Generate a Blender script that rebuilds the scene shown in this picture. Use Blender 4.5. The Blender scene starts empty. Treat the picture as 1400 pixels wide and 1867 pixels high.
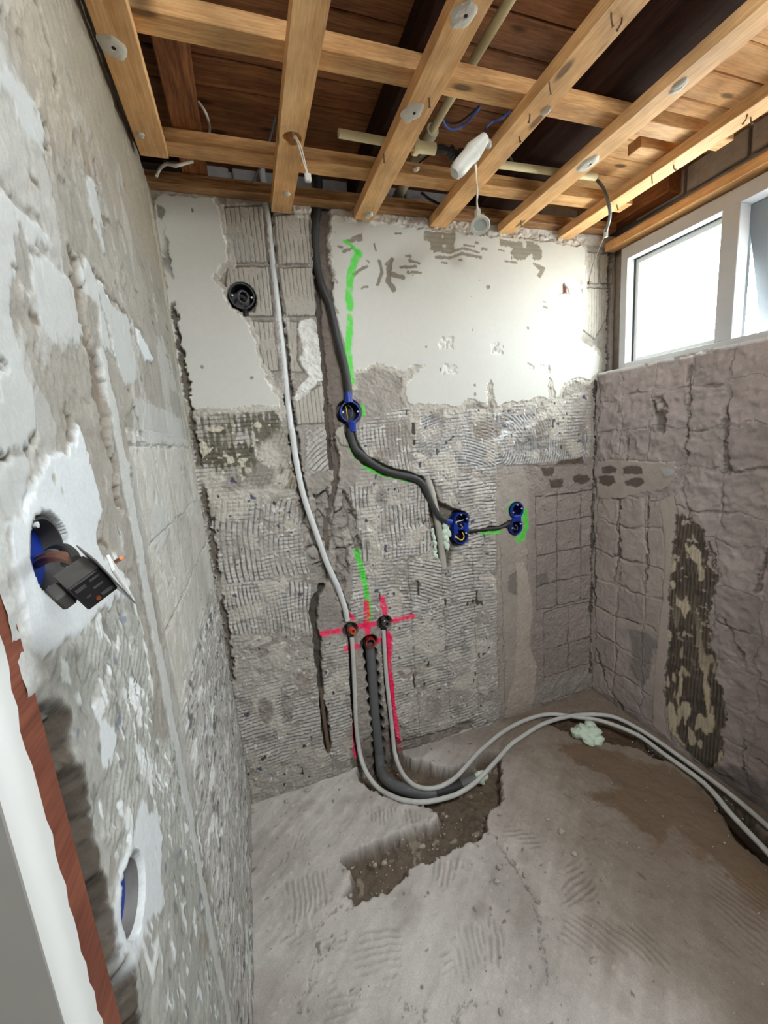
import bpy, math, random
import numpy as np
from mathutils import Vector, Matrix
random.seed(7)
sc = bpy.context.scene
col = sc.collection
# ------------------------------------------------------------ camera, sky, sun, added fill light, exposure
W = 1.736            # room width; x right, y into the picture (end wall at y=0), z up
CAM = Vector((0.17175, -1.5, 1.395))
YAW, PITCH, ROLL, FPX = 0.31317612, -0.18078666, -0.08023259, 728.46
fwd = Vector((math.sin(YAW)*math.cos(PITCH), math.cos(YAW)*math.cos(PITCH), math.sin(PITCH)))
r0 = Vector((math.cos(YAW), -math.sin(YAW), 0)); u0 = r0.cross(fwd)
rgt = math.cos(ROLL)*r0 + math.sin(ROLL)*u0; up = -math.sin(ROLL)*r0 + math.cos(ROLL)*u0
cd = bpy.data.cameras.new('camera'); cam = bpy.data.objects.new('camera', cd); col.objects.link(cam)
cam.matrix_world = Matrix(((rgt.x, up.x, -fwd.x, CAM.x), (rgt.y, up.y, -fwd.y, CAM.y), (rgt.z, up.z, -fwd.z, CAM.z), (0, 0, 0, 1)))
cd.sensor_fit = 'VERTICAL'; cd.sensor_height = 36; cd.lens = FPX/1867*36; cd.clip_start = 0.02
sc.camera = cam
wd = bpy.data.worlds.new('sky'); sc.world = wd; wd.use_nodes = True
nt = wd.node_tree; bg = nt.nodes['Background']
tc = nt.nodes.new('ShaderNodeTexCoord'); sx = nt.nodes.new('ShaderNodeSeparateXYZ'); rp = nt.nodes.new('ShaderNodeValToRGB')
nt.links.new(tc.outputs['Generated'], sx.inputs[0]); nt.links.new(sx.outputs['Z'], rp.inputs[0]); nt.links.new(rp.outputs[0], bg.inputs['Color'])
e = rp.color_ramp.elements
e[0].position = 0.0; e[0].color = (.80, .80, .77, 1); e[1].position = 0.06; e[1].color = (.88, .95, 1.0, 1)
bg.inputs['Strength'].default_value = SKY_STRENGTH = 18.0
sl = bpy.data.lights.new('sun', 'SUN'); sun = bpy.data.objects.new('sun', sl); col.objects.link(sun)
sl.energy = 0.8; sl.angle = math.radians(38); sl.color = (1, .98, .95)
sun.rotation_euler = Vector((-1.0, 0.55, -0.70)).to_track_quat('-Z', 'Y').to_euler(); sun.location = (4, -2, 4)
po = bpy.data.lights.new('window_portal', 'AREA'); pob = bpy.data.objects.new('window_portal', po); col.objects.link(pob)
po.shape = 'RECTANGLE'; po.size = 0.95; po.size_y = 0.55; po.cycles.is_portal = True
pob.matrix_world = Matrix.Translation((2.12, -0.52, 1.85)) @ Vector((-1, 0, 0)).to_track_quat('-Z', 'Z').to_matrix().to_4x4()
sc.view_settings.view_transform = 'Standard'; sc.view_settings.look = 'None'; sc.view_settings.gamma = 1
sc.view_settings.use_curve_mapping = False; sc.view_settings.exposure = 0.74
FILL = 27.0
sc.cycles.use_denoising = True; sc.cycles.max_bounces = 10; sc.cycles.diffuse_bounces = 6; sc.cycles.sample_clamp_indirect = 6

# outlines measured on the walls and the floor, in metres (wall: along, up; floor: x, y; paths: x, y, z)
T={"plaster1":[[0.007,2.168],[0.037,2.179],[0.1,2.18],[0.174,2.179],[0.185,2.159],[0.191,2.083],[0.199,2.001],[0.166,1.988],[0.137,1.947],[0.169,1.909],[0.17,1.875],[0.198,1.846],[0.22,1.829],[0.248,1.745],[0.255,1.678],[0.268,1.634],[0.288,1.589],[0.307,1.556],[0.302,1.53],[0.231,1.543],[0.132,1.539],[0.009,1.542],[-0.005,1.6],[-0.006,1.74],[-0.002,1.936],[-0.002,2.096]],
"plaster2":[[0.551,2.17],[0.745,2.159],[0.825,2.153],[0.904,2.147],[0.994,2.151],[1.083,2.143],[1.201,2.142],[1.307,2.146],[1.474,2.139],[1.652,2.136],[1.658,2.066],[1.655,1.914],[1.641,1.821],[1.631,1.758],[1.658,1.726],[1.712,1.722],[1.745,1.685],[1.741,1.619],[1.692,1.583],[1.606,1.594],[1.538,1.571],[1.522,1.527],[1.502,1.512],[1.486,1.577],[1.461,1.602],[1.456,1.554],[1.461,1.514],[1.39,1.517],[1.351,1.503],[1.235,1.508],[1.197,1.486],[1.176,1.549],[1.164,1.603],[1.145,1.573],[1.147,1.497],[1.089,1.522],[1.054,1.531],[1.018,1.499],[0.933,1.511],[0.794,1.518],[0.781,1.558],[0.788,1.607],[0.842,1.641],[0.872,1.661],[0.82,1.669],[0.787,1.642],[0.708,1.662],[0.664,1.676],[0.632,1.657],[0.588,1.648],[0.569,1.605],[0.561,1.672],[0.549,1.757],[0.535,1.865],[0.526,1.902],[0.539,1.97],[0.53,2.037],[0.544,2.109]],
"whitelump":[[0.401,1.825],[0.441,1.832],[0.46,1.82],[0.469,1.782],[0.478,1.77],[0.478,1.706],[0.468,1.615],[0.444,1.615],[0.412,1.577],[0.355,1.547],[0.36,1.586],[0.412,1.636],[0.385,1.688],[0.404,1.738],[0.392,1.782]],
"skimpatch":[[0.192,2.073],[0.238,2.09],[0.284,2.085],[0.281,2.017],[0.237,2.0],[0.196,2.001],[0.19,2.039]],
"flake0":[[0.9,2.137],[0.962,2.143],[1.026,2.143],[1.02,2.1],[1.023,2.083],[0.966,2.07],[0.919,2.074],[0.924,2.1],[0.896,2.105]],
"flake1":[[1.223,2.136],[1.307,2.128],[1.38,2.138],[1.408,2.125],[1.44,2.098],[1.426,2.072],[1.388,2.067],[1.375,2.094],[1.342,2.064],[1.287,2.068],[1.274,2.088],[1.288,2.103],[1.226,2.113]],
"flake2":[[1.388,2.06],[1.445,2.041],[1.435,2.022],[1.42,1.996],[1.397,2.003],[1.416,2.025],[1.383,2.052]],
"flake3":[[0.589,2.088],[0.66,2.117],[0.658,2.093],[0.615,2.078]],
"flake4":[[0.011,2.146],[0.029,2.145],[0.034,2.13],[0.015,2.105],[0.006,2.117]],
"fstroke0":[[0.941,2.054],[0.997,2.054],[1.055,2.072],[1.138,2.063]],
"fstroke1":[[0.966,2.074],[1.006,2.073],[1.056,2.092],[1.13,2.08]],
"fstroke2":[[1.247,2.056],[1.305,2.054]],
"fstroke3":[[0.964,2.035],[0.988,2.035]],
"fstroke4":[[1.065,2.103],[1.11,2.1]],
"fstroke5":[[1.115,2.115],[1.128,2.114]],
"fstroke6":[[1.144,2.094],[1.165,2.093]],
"fstroke7":[[1.221,2.094],[1.243,2.093]],
"fstroke8":[[0.782,2.122],[0.804,2.124]],
"fstroke9":[[0.741,2.019],[0.764,2.036]],
"fstroke10":[[0.831,2.034],[0.873,2.029]],
"fstroke11":[[0.792,2.01],[0.857,2.014]],
"fstroke12":[[0.836,1.995],[0.875,1.994]],
"fstroke13":[[0.747,2.001],[0.744,1.962],[0.76,1.932]],
"fstroke14":[[0.742,1.988],[0.801,1.976]],
"fstroke15":[[0.76,2.03],[0.743,1.997]],
"fstroke16":[[1.434,1.913],[1.448,1.909]],
"fstroke17":[[1.432,1.892],[1.453,1.887]],
"fstroke18":[[0.818,2.05],[0.836,2.049]],
"fstroke19":[[1.041,2.048],[1.051,2.047]],
"fstroke20":[[1.639,1.964],[1.644,1.945]],
"fstrokeb0":[[0.699,2.083],[0.704,2.059]],
"fstrokeb1":[[0.712,2.025],[0.72,1.991],[0.699,1.949]],
"fstrokeb2":[[0.566,2.066],[0.579,2.064]],
"fstrokeb3":[[0.612,1.98],[0.664,2.007]],
"fstrokeb4":[[0.542,1.961],[0.547,1.949]],
"fstrokeb5":[[0.64,1.934],[0.662,1.939]],
"fstrokeb6":[[0.578,2.051],[0.614,2.063]],
"fstrokeb7":[[0.666,2.026],[0.673,2.02]],
"fstrokeb8":[[0.782,2.123],[0.801,2.124]],
"chip0":[[0.94,1.766],[0.997,1.766],[0.995,1.723],[0.937,1.724]],
"chip1":[[1.174,1.744],[1.228,1.744],[1.227,1.7],[1.173,1.701]],
"chip2":[[0.95,1.663],[1.009,1.662],[1.007,1.626],[0.948,1.627]],
"chip3":[[1.412,1.654],[1.467,1.653],[1.466,1.617],[1.411,1.619]],
"chip4":[[1.349,1.663],[1.382,1.662],[1.382,1.635],[1.348,1.636]],
"redhole":[[1.522,1.982],[1.542,1.99],[1.578,1.941],[1.512,1.941]],
"rib0":[[0.358,2.152],[0.477,2.168],[0.468,2.008],[0.352,2.002]],
"rib1":[[0.351,1.992],[0.47,1.999],[0.467,1.839],[0.357,1.837]],
"rib2":[[0.355,1.822],[0.397,1.822],[0.392,1.776],[0.381,1.688],[0.4,1.649],[0.351,1.65]],
"rib3":[[0.348,1.547],[0.449,1.602],[0.466,1.601],[0.462,1.466],[0.353,1.469]],
"rib4":[[0.185,2.159],[0.326,2.177],[0.319,2.003],[0.203,1.997]],
"rib5":[[0.189,1.986],[0.321,1.993],[0.317,1.836],[0.22,1.834],[0.196,1.875],[0.172,1.909]],
"rib6":[[0.225,1.82],[0.317,1.821],[0.313,1.658],[0.264,1.652],[0.257,1.739]],
"rib7":[[0.486,1.452],[0.541,1.459],[0.547,1.371],[0.511,1.381],[0.487,1.431]],
"ribR0":[[1.665,2.119],[1.735,2.119],[1.738,1.994],[1.662,1.995]],
"ribR1":[[1.661,1.976],[1.809,1.977],[1.806,1.871],[1.722,1.758],[1.646,1.805]],
"ribR2":[[1.746,2.116],[1.815,2.124],[1.819,1.997],[1.749,1.995]],
"chase_pipe":[[0.331,2.199],[0.33,2.122],[0.328,2.008],[0.329,1.891],[0.329,1.739],[0.325,1.613],[0.322,1.483],[0.322,1.349],[0.322,1.439],[0.323,1.316],[0.326,1.24],[0.333,1.153],[0.347,1.094],[0.373,1.001],[0.394,0.929],[0.427,0.806],[0.446,0.697],[0.484,0.681],[0.469,0.773],[0.43,0.915],[0.4,1.049],[0.376,1.162],[0.363,1.235],[0.359,1.334],[0.358,1.449],[0.351,1.448],[0.354,1.547],[0.353,1.644],[0.353,1.738],[0.35,1.831],[0.349,1.915],[0.348,2.009],[0.351,2.095],[0.36,2.202]],
"chase_cond":[[0.486,2.191],[0.475,2.007],[0.469,1.845],[0.475,1.776],[0.478,1.706],[0.469,1.608],[0.466,1.467],[0.459,1.301],[0.492,1.298],[0.479,1.418],[0.511,1.457],[0.539,1.476],[0.566,1.571],[0.552,1.652],[0.538,1.757],[0.529,1.84],[0.526,1.902],[0.536,1.97],[0.526,2.036],[0.537,2.108],[0.553,2.197]],
"chase_cond_deep":[[0.494,2.192],[0.489,2.076],[0.481,1.956],[0.478,1.833],[0.474,1.706],[0.471,1.575],[0.467,1.44],[0.463,1.3]],
"rubble":[[0.329,1.183],[0.403,1.209],[0.465,1.252],[0.518,1.195],[0.543,1.057],[0.551,0.971],[0.488,0.889],[0.463,0.791],[0.489,0.688],[0.452,0.672],[0.418,0.8],[0.365,0.927],[0.336,0.992],[0.327,1.097]],
"crack_mid":[[0.487,1.529],[0.487,1.427],[0.487,1.322],[0.469,1.216],[0.427,1.097],[0.412,0.994]],
"slot_old":[[0.378,0.847],[0.352,0.806],[0.332,0.747],[0.332,0.673],[0.335,0.609],[0.328,0.48],[0.325,0.392],[0.327,0.294],[0.328,0.13]],
"slot_hot":[[0.476,0.639],[0.462,0.443],[0.456,0.291],[0.452,0.134],[0.458,0.034],[0.46,-0.083]],
"slot_cold":[[0.617,0.628],[0.607,0.402],[0.612,0.242],[0.615,0.077],[0.627,-0.028]],
"slot_drain":[[0.55,0.566],[0.547,0.502],[0.549,0.441],[0.55,0.379],[0.548,0.318],[0.55,0.254],[0.552,0.189],[0.55,0.125],[0.548,0.059],[0.545,-0.006],[0.542,-0.073],[0.54,-0.14]],
"slot_grey":[[0.844,1.22],[0.884,1.215],[0.903,1.121],[0.955,1.091],[1.021,1.06],[1.032,0.916],[0.953,0.905],[0.941,0.836],[0.914,0.813],[0.862,0.928],[0.855,1.067]],
"slot_cableAB":[[1.025,0.965],[1.114,0.964],[1.205,0.962],[1.242,0.973]],
"slot_cond2":[[0.546,1.443],[0.558,1.386],[0.577,1.346],[0.598,1.319],[0.679,1.27],[0.773,1.238],[0.825,1.213],[0.859,1.147]],
"hole_hot":[[0.474,0.639]],
"hole_cold":[[0.62,0.638]],
"hole_drain":[[0.543,0.563]],
"hole_black":[[0.223,1.896]],
"hole_box":[[0.553,1.503]],
"hole_A":[[0.999,1.024],[0.993,0.957]],
"hole_B":[[1.284,1.03],[1.277,0.956]],
"recess_black":[[0.186,1.919],[0.212,1.931],[0.237,1.931],[0.267,1.923],[0.27,1.891],[0.261,1.85],[0.224,1.842],[0.19,1.861],[0.172,1.889]],
"damp":[[1.341,-0.035],[1.406,0.004],[1.73,0.003],[1.761,-0.053],[1.766,-0.281],[1.339,-0.135]],
"smooth_mid":[[1.19,1.225],[1.323,1.228],[1.36,1.153],[1.377,1.012],[1.378,0.757],[1.401,0.531],[1.358,0.403],[1.387,0.254],[1.374,0.014],[1.196,-0.008],[1.171,0.173],[1.175,0.623]],
"paleband":[[1.275,0.776],[1.324,0.784],[1.352,0.675],[1.37,0.537],[1.347,0.359],[1.387,0.226],[1.362,-0.032],[1.196,0.002],[1.263,0.241],[1.279,0.513]],
"darkpatch0":[[1.236,0.732],[1.275,0.75],[1.299,0.72],[1.282,0.619],[1.234,0.646],[1.225,0.7]],
"darkpatch1":[[1.599,1.156],[1.683,1.155],[1.71,1.123],[1.662,1.107],[1.609,1.117]],
"darkpatch2":[[1.467,1.149],[1.547,1.149],[1.548,1.107],[1.477,1.107]],
"darkpatch3":[[1.517,1.233],[1.66,1.241],[1.661,1.204],[1.477,1.217]],
"darkpatch4":[[1.418,1.211],[1.497,1.207],[1.487,1.163],[1.438,1.168]],
"greypatch5":[[1.383,0.704],[1.454,0.717],[1.464,0.653],[1.392,0.649]],
"blueish":[[1.184,1.451],[1.439,1.382],[1.439,1.288],[1.189,1.317]],
"adhA":[[0.005,1.517],[0.068,1.532],[0.303,1.529],[0.31,1.419],[0.322,1.351],[0.32,1.247],[0.323,1.155],[0.325,1.053],[0.333,0.933],[0.339,0.855],[0.323,0.749],[0.32,0.676],[0.315,0.484],[0.312,0.336],[0.311,0.136],[0.42,0.081],[0.418,-0.05],[0.179,-0.005],[0.004,-0.012],[0.003,0.29],[0.005,0.525],[0.007,0.813],[-0.017,0.733],[0.005,0.907],[-0.002,1.014],[-0.011,1.139],[-0.014,1.239],[-0.007,1.399]],
"adhA_dark":[[0.007,1.516],[0.068,1.532],[0.303,1.529],[0.308,1.459],[0.209,1.394],[0.228,1.346],[0.144,1.287],[0.002,1.329],[0.0,1.43]],
"adhB":[[0.706,1.497],[0.785,1.507],[1.017,1.488],[1.197,1.485],[1.35,1.499],[1.522,1.507],[1.704,1.545],[1.707,1.307],[1.693,1.201],[1.477,1.213],[1.187,1.249],[1.175,1.039],[1.166,0.625],[1.158,0.033],[1.173,0.155],[1.157,-0.065],[0.695,-0.027],[0.635,0.02],[0.629,0.155],[0.632,0.473],[0.644,0.621],[0.579,0.667],[0.499,0.669],[0.486,0.786],[0.544,0.902],[0.555,0.971],[0.547,1.057],[0.526,1.195],[0.58,1.291],[0.568,1.442]],
"adhC":[[0.369,0.614],[0.45,0.609],[0.462,0.518],[0.433,0.068],[0.337,0.111],[0.325,0.332],[0.338,0.507]],
"adhD":[[0.57,0.521],[0.595,0.506],[0.58,0.283],[0.593,0.248],[0.605,0.48]],
"adhE":[[0.387,1.445],[0.46,1.447],[0.456,1.371],[0.462,1.288],[0.463,1.303],[0.368,1.277],[0.368,1.333],[0.387,1.447]],
"zones":[[[[0.008,1.523],[0.151,1.527],[0.134,1.381],[0.0,1.393]],90],[[[0.064,1.381],[0.323,1.472],[0.322,1.24],[0.224,1.258],[-0.002,1.258]],62],[[[0.001,1.238],[0.324,1.197],[0.334,0.91],[0.011,0.927]],[0.859,1.019]],[[[0.01,0.924],[0.238,0.886],[0.219,0.695],[-0.011,0.731]],90],[[[0.243,0.897],[0.34,0.87],[0.334,0.647],[0.22,0.675]],90],[[[0.559,1.457],[0.788,1.449],[0.78,1.226],[0.633,1.286],[0.567,1.386]],90],[[[0.521,1.224],[0.85,1.203],[0.852,0.905],[0.546,0.917]],88],[[[0.515,0.919],[0.939,0.865],[0.92,0.504],[0.477,0.69]],[0.521,-0.004]],[[[0.827,1.472],[1.184,1.451],[1.177,1.242],[0.844,1.274]],[0.995,1.048]],[[[1.184,1.451],[1.365,1.456],[1.69,1.374],[1.682,1.202],[1.178,1.246]],[1.191,1.305]],[[[0.96,1.189],[1.18,1.172],[1.172,0.951],[1.018,0.99]],0],[[[0.954,0.929],[1.175,0.902],[1.17,0.607],[0.923,0.677]],[0.958,-0.044]],[[[0.388,1.452],[0.468,1.453],[0.465,1.288],[0.374,1.297]],40]],
"green":[[[[0.592,2.085],[0.621,2.066],[0.636,2.049]],0.006],[[[0.638,2.048],[0.616,2.017],[0.603,1.986],[0.59,1.923],[0.588,1.866]],0.013],[[[0.584,1.834],[0.582,1.805],[0.567,1.724],[0.568,1.665],[0.57,1.615]],0.012],[[[0.609,1.524],[0.608,1.49]],0.008],[[[0.547,1.377],[0.563,1.343],[0.58,1.324],[0.603,1.289],[0.64,1.271]],0.009],[[[0.64,1.269],[0.724,1.236],[0.816,1.208]],0.007],[[[0.531,0.967],[0.54,0.903],[0.55,0.837],[0.553,0.78],[0.558,0.742],[0.555,0.664]],0.01],[[[1.104,0.949],[1.204,0.945]],0.008],[[[1.297,0.895],[1.307,0.901]],0.02],[[[1.329,1.018],[1.337,0.943],[1.317,0.904]],0.012],[[[1.268,1.065],[1.244,1.03]],0.009]],
"pink":[[[[0.347,0.653],[0.385,0.651],[0.438,0.648]],0.01],[[[0.51,0.646],[0.58,0.643]],0.011],[[[0.659,0.642],[0.7,0.641],[0.744,0.643]],0.011],[[[0.55,0.745],[0.547,0.689],[0.545,0.644],[0.543,0.602]],0.012],[[[0.62,0.749],[0.622,0.711],[0.623,0.676]],0.012],[[[0.449,0.567],[0.502,0.563]],0.011],[[[0.583,0.565],[0.639,0.567]],0.011],[[[0.629,0.589],[0.627,0.514],[0.626,0.434],[0.628,0.351],[0.625,0.238]],0.009],[[[0.629,0.396],[0.628,0.237],[0.636,0.137],[0.639,0.052]],0.01],[[[0.633,0.579],[0.629,0.489]],0.013],[[[0.452,0.308],[0.447,0.247],[0.443,0.169]],0.006],[[[0.443,0.169],[0.441,0.057]],0.008],[[[0.481,0.704],[0.488,0.685]],0.008],[[[0.642,0.017],[0.694,-0.036]],0.014]],
"lp_a":[[-1.0,1.6],[-0.966,1.603],[-0.92,1.607],[-0.885,1.598],[-0.89,1.566],[-0.887,1.547],[-0.918,1.526],[-0.966,1.519],[-0.998,1.52],[-1.014,1.531],[-1.011,1.56]],
"lp_b":[[-1.05,1.628],[-1.028,1.637],[-1.012,1.629],[-0.975,1.637],[-0.939,1.641],[-0.929,1.631],[-0.963,1.618],[-1.001,1.607],[-1.009,1.614],[-1.036,1.577],[-1.065,1.526],[-1.063,1.494],[-1.069,1.466],[-1.122,1.457]],
"lp_c":[[-0.85,1.644],[-0.807,1.663],[-0.754,1.653],[-0.726,1.636],[-0.632,1.639],[-0.641,1.588],[-0.642,1.538],[-0.743,1.513],[-0.764,1.545],[-0.818,1.548],[-0.809,1.604],[-0.856,1.615]],
"lp_d":[[-0.742,1.804],[-0.676,1.83],[-0.686,1.766],[-0.707,1.715],[-0.732,1.736],[-0.738,1.769]],
"lp_g":[[-0.969,1.772],[-0.928,1.782],[-0.881,1.788],[-0.902,1.731],[-0.927,1.731],[-0.954,1.725],[-0.958,1.75],[-1.009,1.723]],
"lp_h":[[-0.583,1.649],[-0.529,1.636],[-0.447,1.609],[-0.549,1.588],[-0.583,1.608]],
"lp_e":[[-0.968,1.435],[-0.961,1.403],[-0.955,1.37],[-0.948,1.335],[-0.984,1.319],[-0.985,1.296],[-0.943,1.27],[-0.897,1.228],[-0.968,1.231],[-1.041,1.234],[-1.075,1.238],[-1.108,1.244],[-1.129,1.24],[-1.149,1.247],[-1.157,1.269],[-1.154,1.312],[-1.153,1.345],[-1.149,1.359],[-1.125,1.357],[-1.09,1.377],[-1.056,1.403],[-1.005,1.414]],
"lp_f":[[-1.13,1.402],[-1.085,1.403],[-1.084,1.391],[-1.121,1.361],[-1.148,1.362],[-1.154,1.382]],
"lp_f2":[[-1.113,1.478],[-1.062,1.488],[-1.055,1.467],[-1.07,1.428],[-1.084,1.407],[-1.128,1.407],[-1.139,1.417]],
"lp_i":[[-1.082,1.156],[-1.065,1.146],[-1.048,1.116],[-1.071,1.099],[-1.092,1.111],[-1.089,1.134]],
"lp_j":[[-1.033,1.016],[-1.013,0.983],[-0.985,0.938],[-1.005,0.894],[-1.026,0.85],[-1.065,0.88],[-1.093,0.924],[-1.121,0.945],[-1.151,0.972],[-1.142,1.012],[-1.113,0.995],[-1.088,0.993],[-1.066,1.004]],
"lp_k":[[-0.704,1.5],[-0.505,1.503],[-0.163,1.502],[-0.17,1.424],[-0.577,1.419],[-0.738,1.417]],
"lp_l":[[-0.722,1.308],[-0.6,1.3],[-0.591,1.238],[-0.694,1.22],[-0.749,1.255]],
"ladh":[[-1.129,1.24],[-1.098,1.239],[-1.04,1.235],[-0.968,1.231],[-0.892,1.22],[-0.888,1.166],[-0.897,1.108],[-0.926,1.009],[-0.829,0.942],[-0.827,0.746],[-0.848,0.516],[-0.901,0.426],[-1.163,0.902],[-1.156,0.98],[-1.154,1.04],[-1.146,1.07],[-1.13,1.114],[-1.144,1.164],[-1.138,1.23]],
"ladh2":[[-0.759,0.968],[-0.339,0.759],[-0.198,0.533],[-0.134,0.169],[-0.393,-0.012],[-0.676,0.015],[-0.901,0.426],[-0.836,0.544],[-0.816,0.775]],
"ladh3":[[-0.987,1.32],[-0.926,1.321],[-0.889,1.298],[-0.9,1.266],[-0.95,1.271],[-0.987,1.294]],
"lstrip":[[-0.848,1.493],[-0.834,1.459],[-0.834,1.378],[-0.819,1.322],[-0.82,1.255],[-0.837,1.158],[-0.869,1.025],[-0.841,1.038],[-0.85,0.922],[-0.849,0.809],[-0.849,0.689],[-0.848,0.561],[-0.914,0.463]],
"lchase":[[-0.866,1.633],[-0.872,1.597],[-0.877,1.564],[-0.871,1.526],[-0.862,1.495],[-0.858,1.515],[-0.87,1.477],[-0.874,1.424],[-0.873,1.391],[-0.882,1.342]],
"lcracks":[[[[-0.814,1.952],[-0.806,1.943],[-0.797,1.933],[-0.802,1.901],[-0.812,1.865]],0.01],[[[-0.876,1.784],[-0.88,1.763],[-0.894,1.733]],0.007],[[[-0.65,1.875],[-0.668,1.82],[-0.698,1.746],[-0.705,1.716]],0.006],[[[-0.807,1.663],[-0.73,1.647],[-0.632,1.639]],0.006],[[[-0.614,1.751],[-0.599,1.715],[-0.581,1.682]],0.006],[[[-0.789,1.611],[-0.77,1.582],[-0.769,1.553]],0.009],[[[-0.619,1.639],[-0.607,1.595],[-0.602,1.54]],0.009],[[[-1.129,1.405],[-1.108,1.405],[-1.084,1.406]],0.003],[[[-1.07,1.431],[-1.084,1.405],[-1.081,1.393]],0.004],[[[-0.982,1.438],[-0.997,1.421]],0.01],[[[-0.705,1.48],[-0.679,1.439]],0.008],[[[-1.099,1.475],[-1.11,1.449]],0.004],[[[-0.879,0.929],[-0.867,0.878]],0.004],[[[-0.621,1.411],[-0.64,1.345]],0.004]],
"lcrevice":[[-1.157,1.235],[-1.157,1.204],[-1.155,1.169],[-1.154,1.137],[-1.155,1.1],[-1.16,1.068],[-1.155,1.031],[-1.156,0.98],[-1.154,0.932],[-1.158,0.9]],
"boxL":[[0.0,-1.091,1.3194]],
"boxL2":[[0.0,-1.0928,0.9591]],
"switch":[[0.035,-1.1395,1.3128],[0.06,-1.18,1.3082],[0.02,-1.1329,1.3169],[0.075,-1.189,1.3231],[0.075,-1.152,1.2923],[0.075,-1.2321,1.3496],[0.075,-1.1711,1.3249]],
"socket":[[0.052,-1.2045,1.3161],[0.7799,0.4359,0.4491],[0.2247,0.4746,-0.851],[-0.5842,0.7646,0.2722],[0.0213,0.0227]],
"sw1":[[-0.02,-1.072,1.3105],[0.0,-1.0917,1.3233],[0.02,-1.1171,1.3297],[0.035,-1.142,1.3298],[0.045,-1.1631,1.3272]],
"sw2":[[-0.03,-1.0547,1.3035],[0.0,-1.1014,1.3186],[0.02,-1.129,1.3246],[0.035,-1.1481,1.3254],[0.045,-1.1564,1.3223]],
"sw3":[[-0.02,-1.0704,1.3138],[0.005,-1.1027,1.3234],[0.02,-1.1252,1.3249],[0.03,-1.1435,1.3214]],
"copper":[[0.06,-1.1387,1.3151],[0.07,-1.1541,1.3213]],
"radh":[[-0.396,1.018],[-0.458,1.008],[-0.51,0.959],[-0.508,0.92],[-0.538,0.859],[-0.563,0.799],[-0.554,0.737],[-0.535,0.639],[-0.549,0.542],[-0.574,0.503],[-0.575,0.419],[-0.604,0.374],[-0.618,0.278],[-0.621,0.106],[-0.592,0.013],[-0.555,0.005],[-0.474,0.033],[-0.418,0.064],[-0.388,0.227],[-0.39,0.522],[-0.384,0.85],[-0.392,0.956]],
"rband":[[-0.327,1.05],[-0.387,1.098],[-0.405,1.02],[-0.392,0.894],[-0.39,0.634],[-0.391,0.289],[-0.394,0.108],[-0.421,0.016],[-0.339,0.031],[-0.335,0.256],[-0.344,0.442],[-0.357,0.644],[-0.358,0.843]],
"rpatch":[[-0.012,1.206],[-0.093,1.219],[-0.309,1.214],[-0.385,1.217],[-0.393,1.158],[-0.335,1.103],[-0.259,1.085],[-0.138,1.044],[-0.012,1.035]],
"rdark0":[[-0.038,1.183],[-0.08,1.194],[-0.121,1.18],[-0.115,1.157],[-0.046,1.153]],
"rdark1":[[-0.153,1.185],[-0.196,1.198],[-0.249,1.186],[-0.245,1.157],[-0.16,1.156]],
"rdark2":[[-0.022,1.134],[-0.06,1.151],[-0.108,1.145],[-0.122,1.117],[-0.083,1.093],[-0.025,1.104]],
"rdark3":[[-0.161,1.12],[-0.198,1.145],[-0.251,1.143],[-0.26,1.123],[-0.223,1.103],[-0.174,1.105]],
"rpad":[[-0.326,1.184],[-0.351,1.196],[-0.382,1.182],[-0.374,1.157],[-0.343,1.155]],
"rgrey":[[-0.197,0.441],[-0.285,0.462],[-0.344,0.448],[-0.357,0.413],[-0.323,0.396],[-0.323,0.261],[-0.284,0.187],[-0.217,0.238],[-0.226,0.359]],
"rhole":[[-0.265,1.478],[-0.317,1.476],[-0.35,1.42],[-0.33,1.325],[-0.304,1.326],[-0.29,1.396]],
"rdkA":[[-0.132,0.786],[-0.144,0.844],[-0.165,0.818],[-0.167,0.759],[-0.105,0.779]],
"rdamp":[[-0.0,0.012],[-0.212,0.021],[-0.365,-0.001],[-0.497,-0.02],[-0.688,0.097],[-0.763,0.1],[-0.774,-0.043],[-0.673,-0.148],[-0.369,-0.101],[-0.003,-0.122]],
"rcracks":[[[[-0.277,1.076],[-0.279,0.935],[-0.282,0.686]],0.006],[[[-0.547,1.402],[-0.551,1.317],[-0.558,1.186]],0.009],[[[-0.417,1.566],[-0.42,1.441],[-0.422,1.246]],0.008],[[[-0.585,0.65],[-0.621,0.597],[-0.653,0.544]],0.006],[[[-0.696,0.937],[-0.687,0.874],[-0.684,0.783]],0.007],[[[-0.138,1.049],[-0.144,0.933],[-0.15,0.655]],0.004],[[[0.008,0.906],[-0.008,0.487]],0.008],[[[-0.517,0.922],[-0.557,0.835],[-0.567,0.8]],0.006],[[[-0.125,1.452],[-0.123,1.425]],0.006],[[[-0.167,1.32],[-0.17,1.221]],0.008],[[[-0.68,0.217],[-0.688,0.097]],0.006],[[[-0.028,0.246],[-0.095,0.07],[-0.191,0.007]],0.006]],
"trench":[[0.437,0.035],[0.439,-0.059],[0.467,-0.125],[0.519,-0.186],[0.58,-0.234],[0.641,-0.278],[0.674,-0.323],[0.648,-0.344],[0.567,-0.34],[0.481,-0.335],[0.384,-0.331],[0.29,-0.334],[0.294,-0.376],[0.307,-0.419],[0.281,-0.45],[0.299,-0.497],[0.396,-0.502],[0.466,-0.484],[0.49,-0.456],[0.564,-0.474],[0.711,-0.467],[0.802,-0.454],[0.838,-0.398],[0.921,-0.366],[1.049,-0.177],[0.986,-0.126],[0.888,-0.163],[0.798,-0.146],[0.715,-0.076],[0.655,-0.003],[0.632,0.082]],
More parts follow.
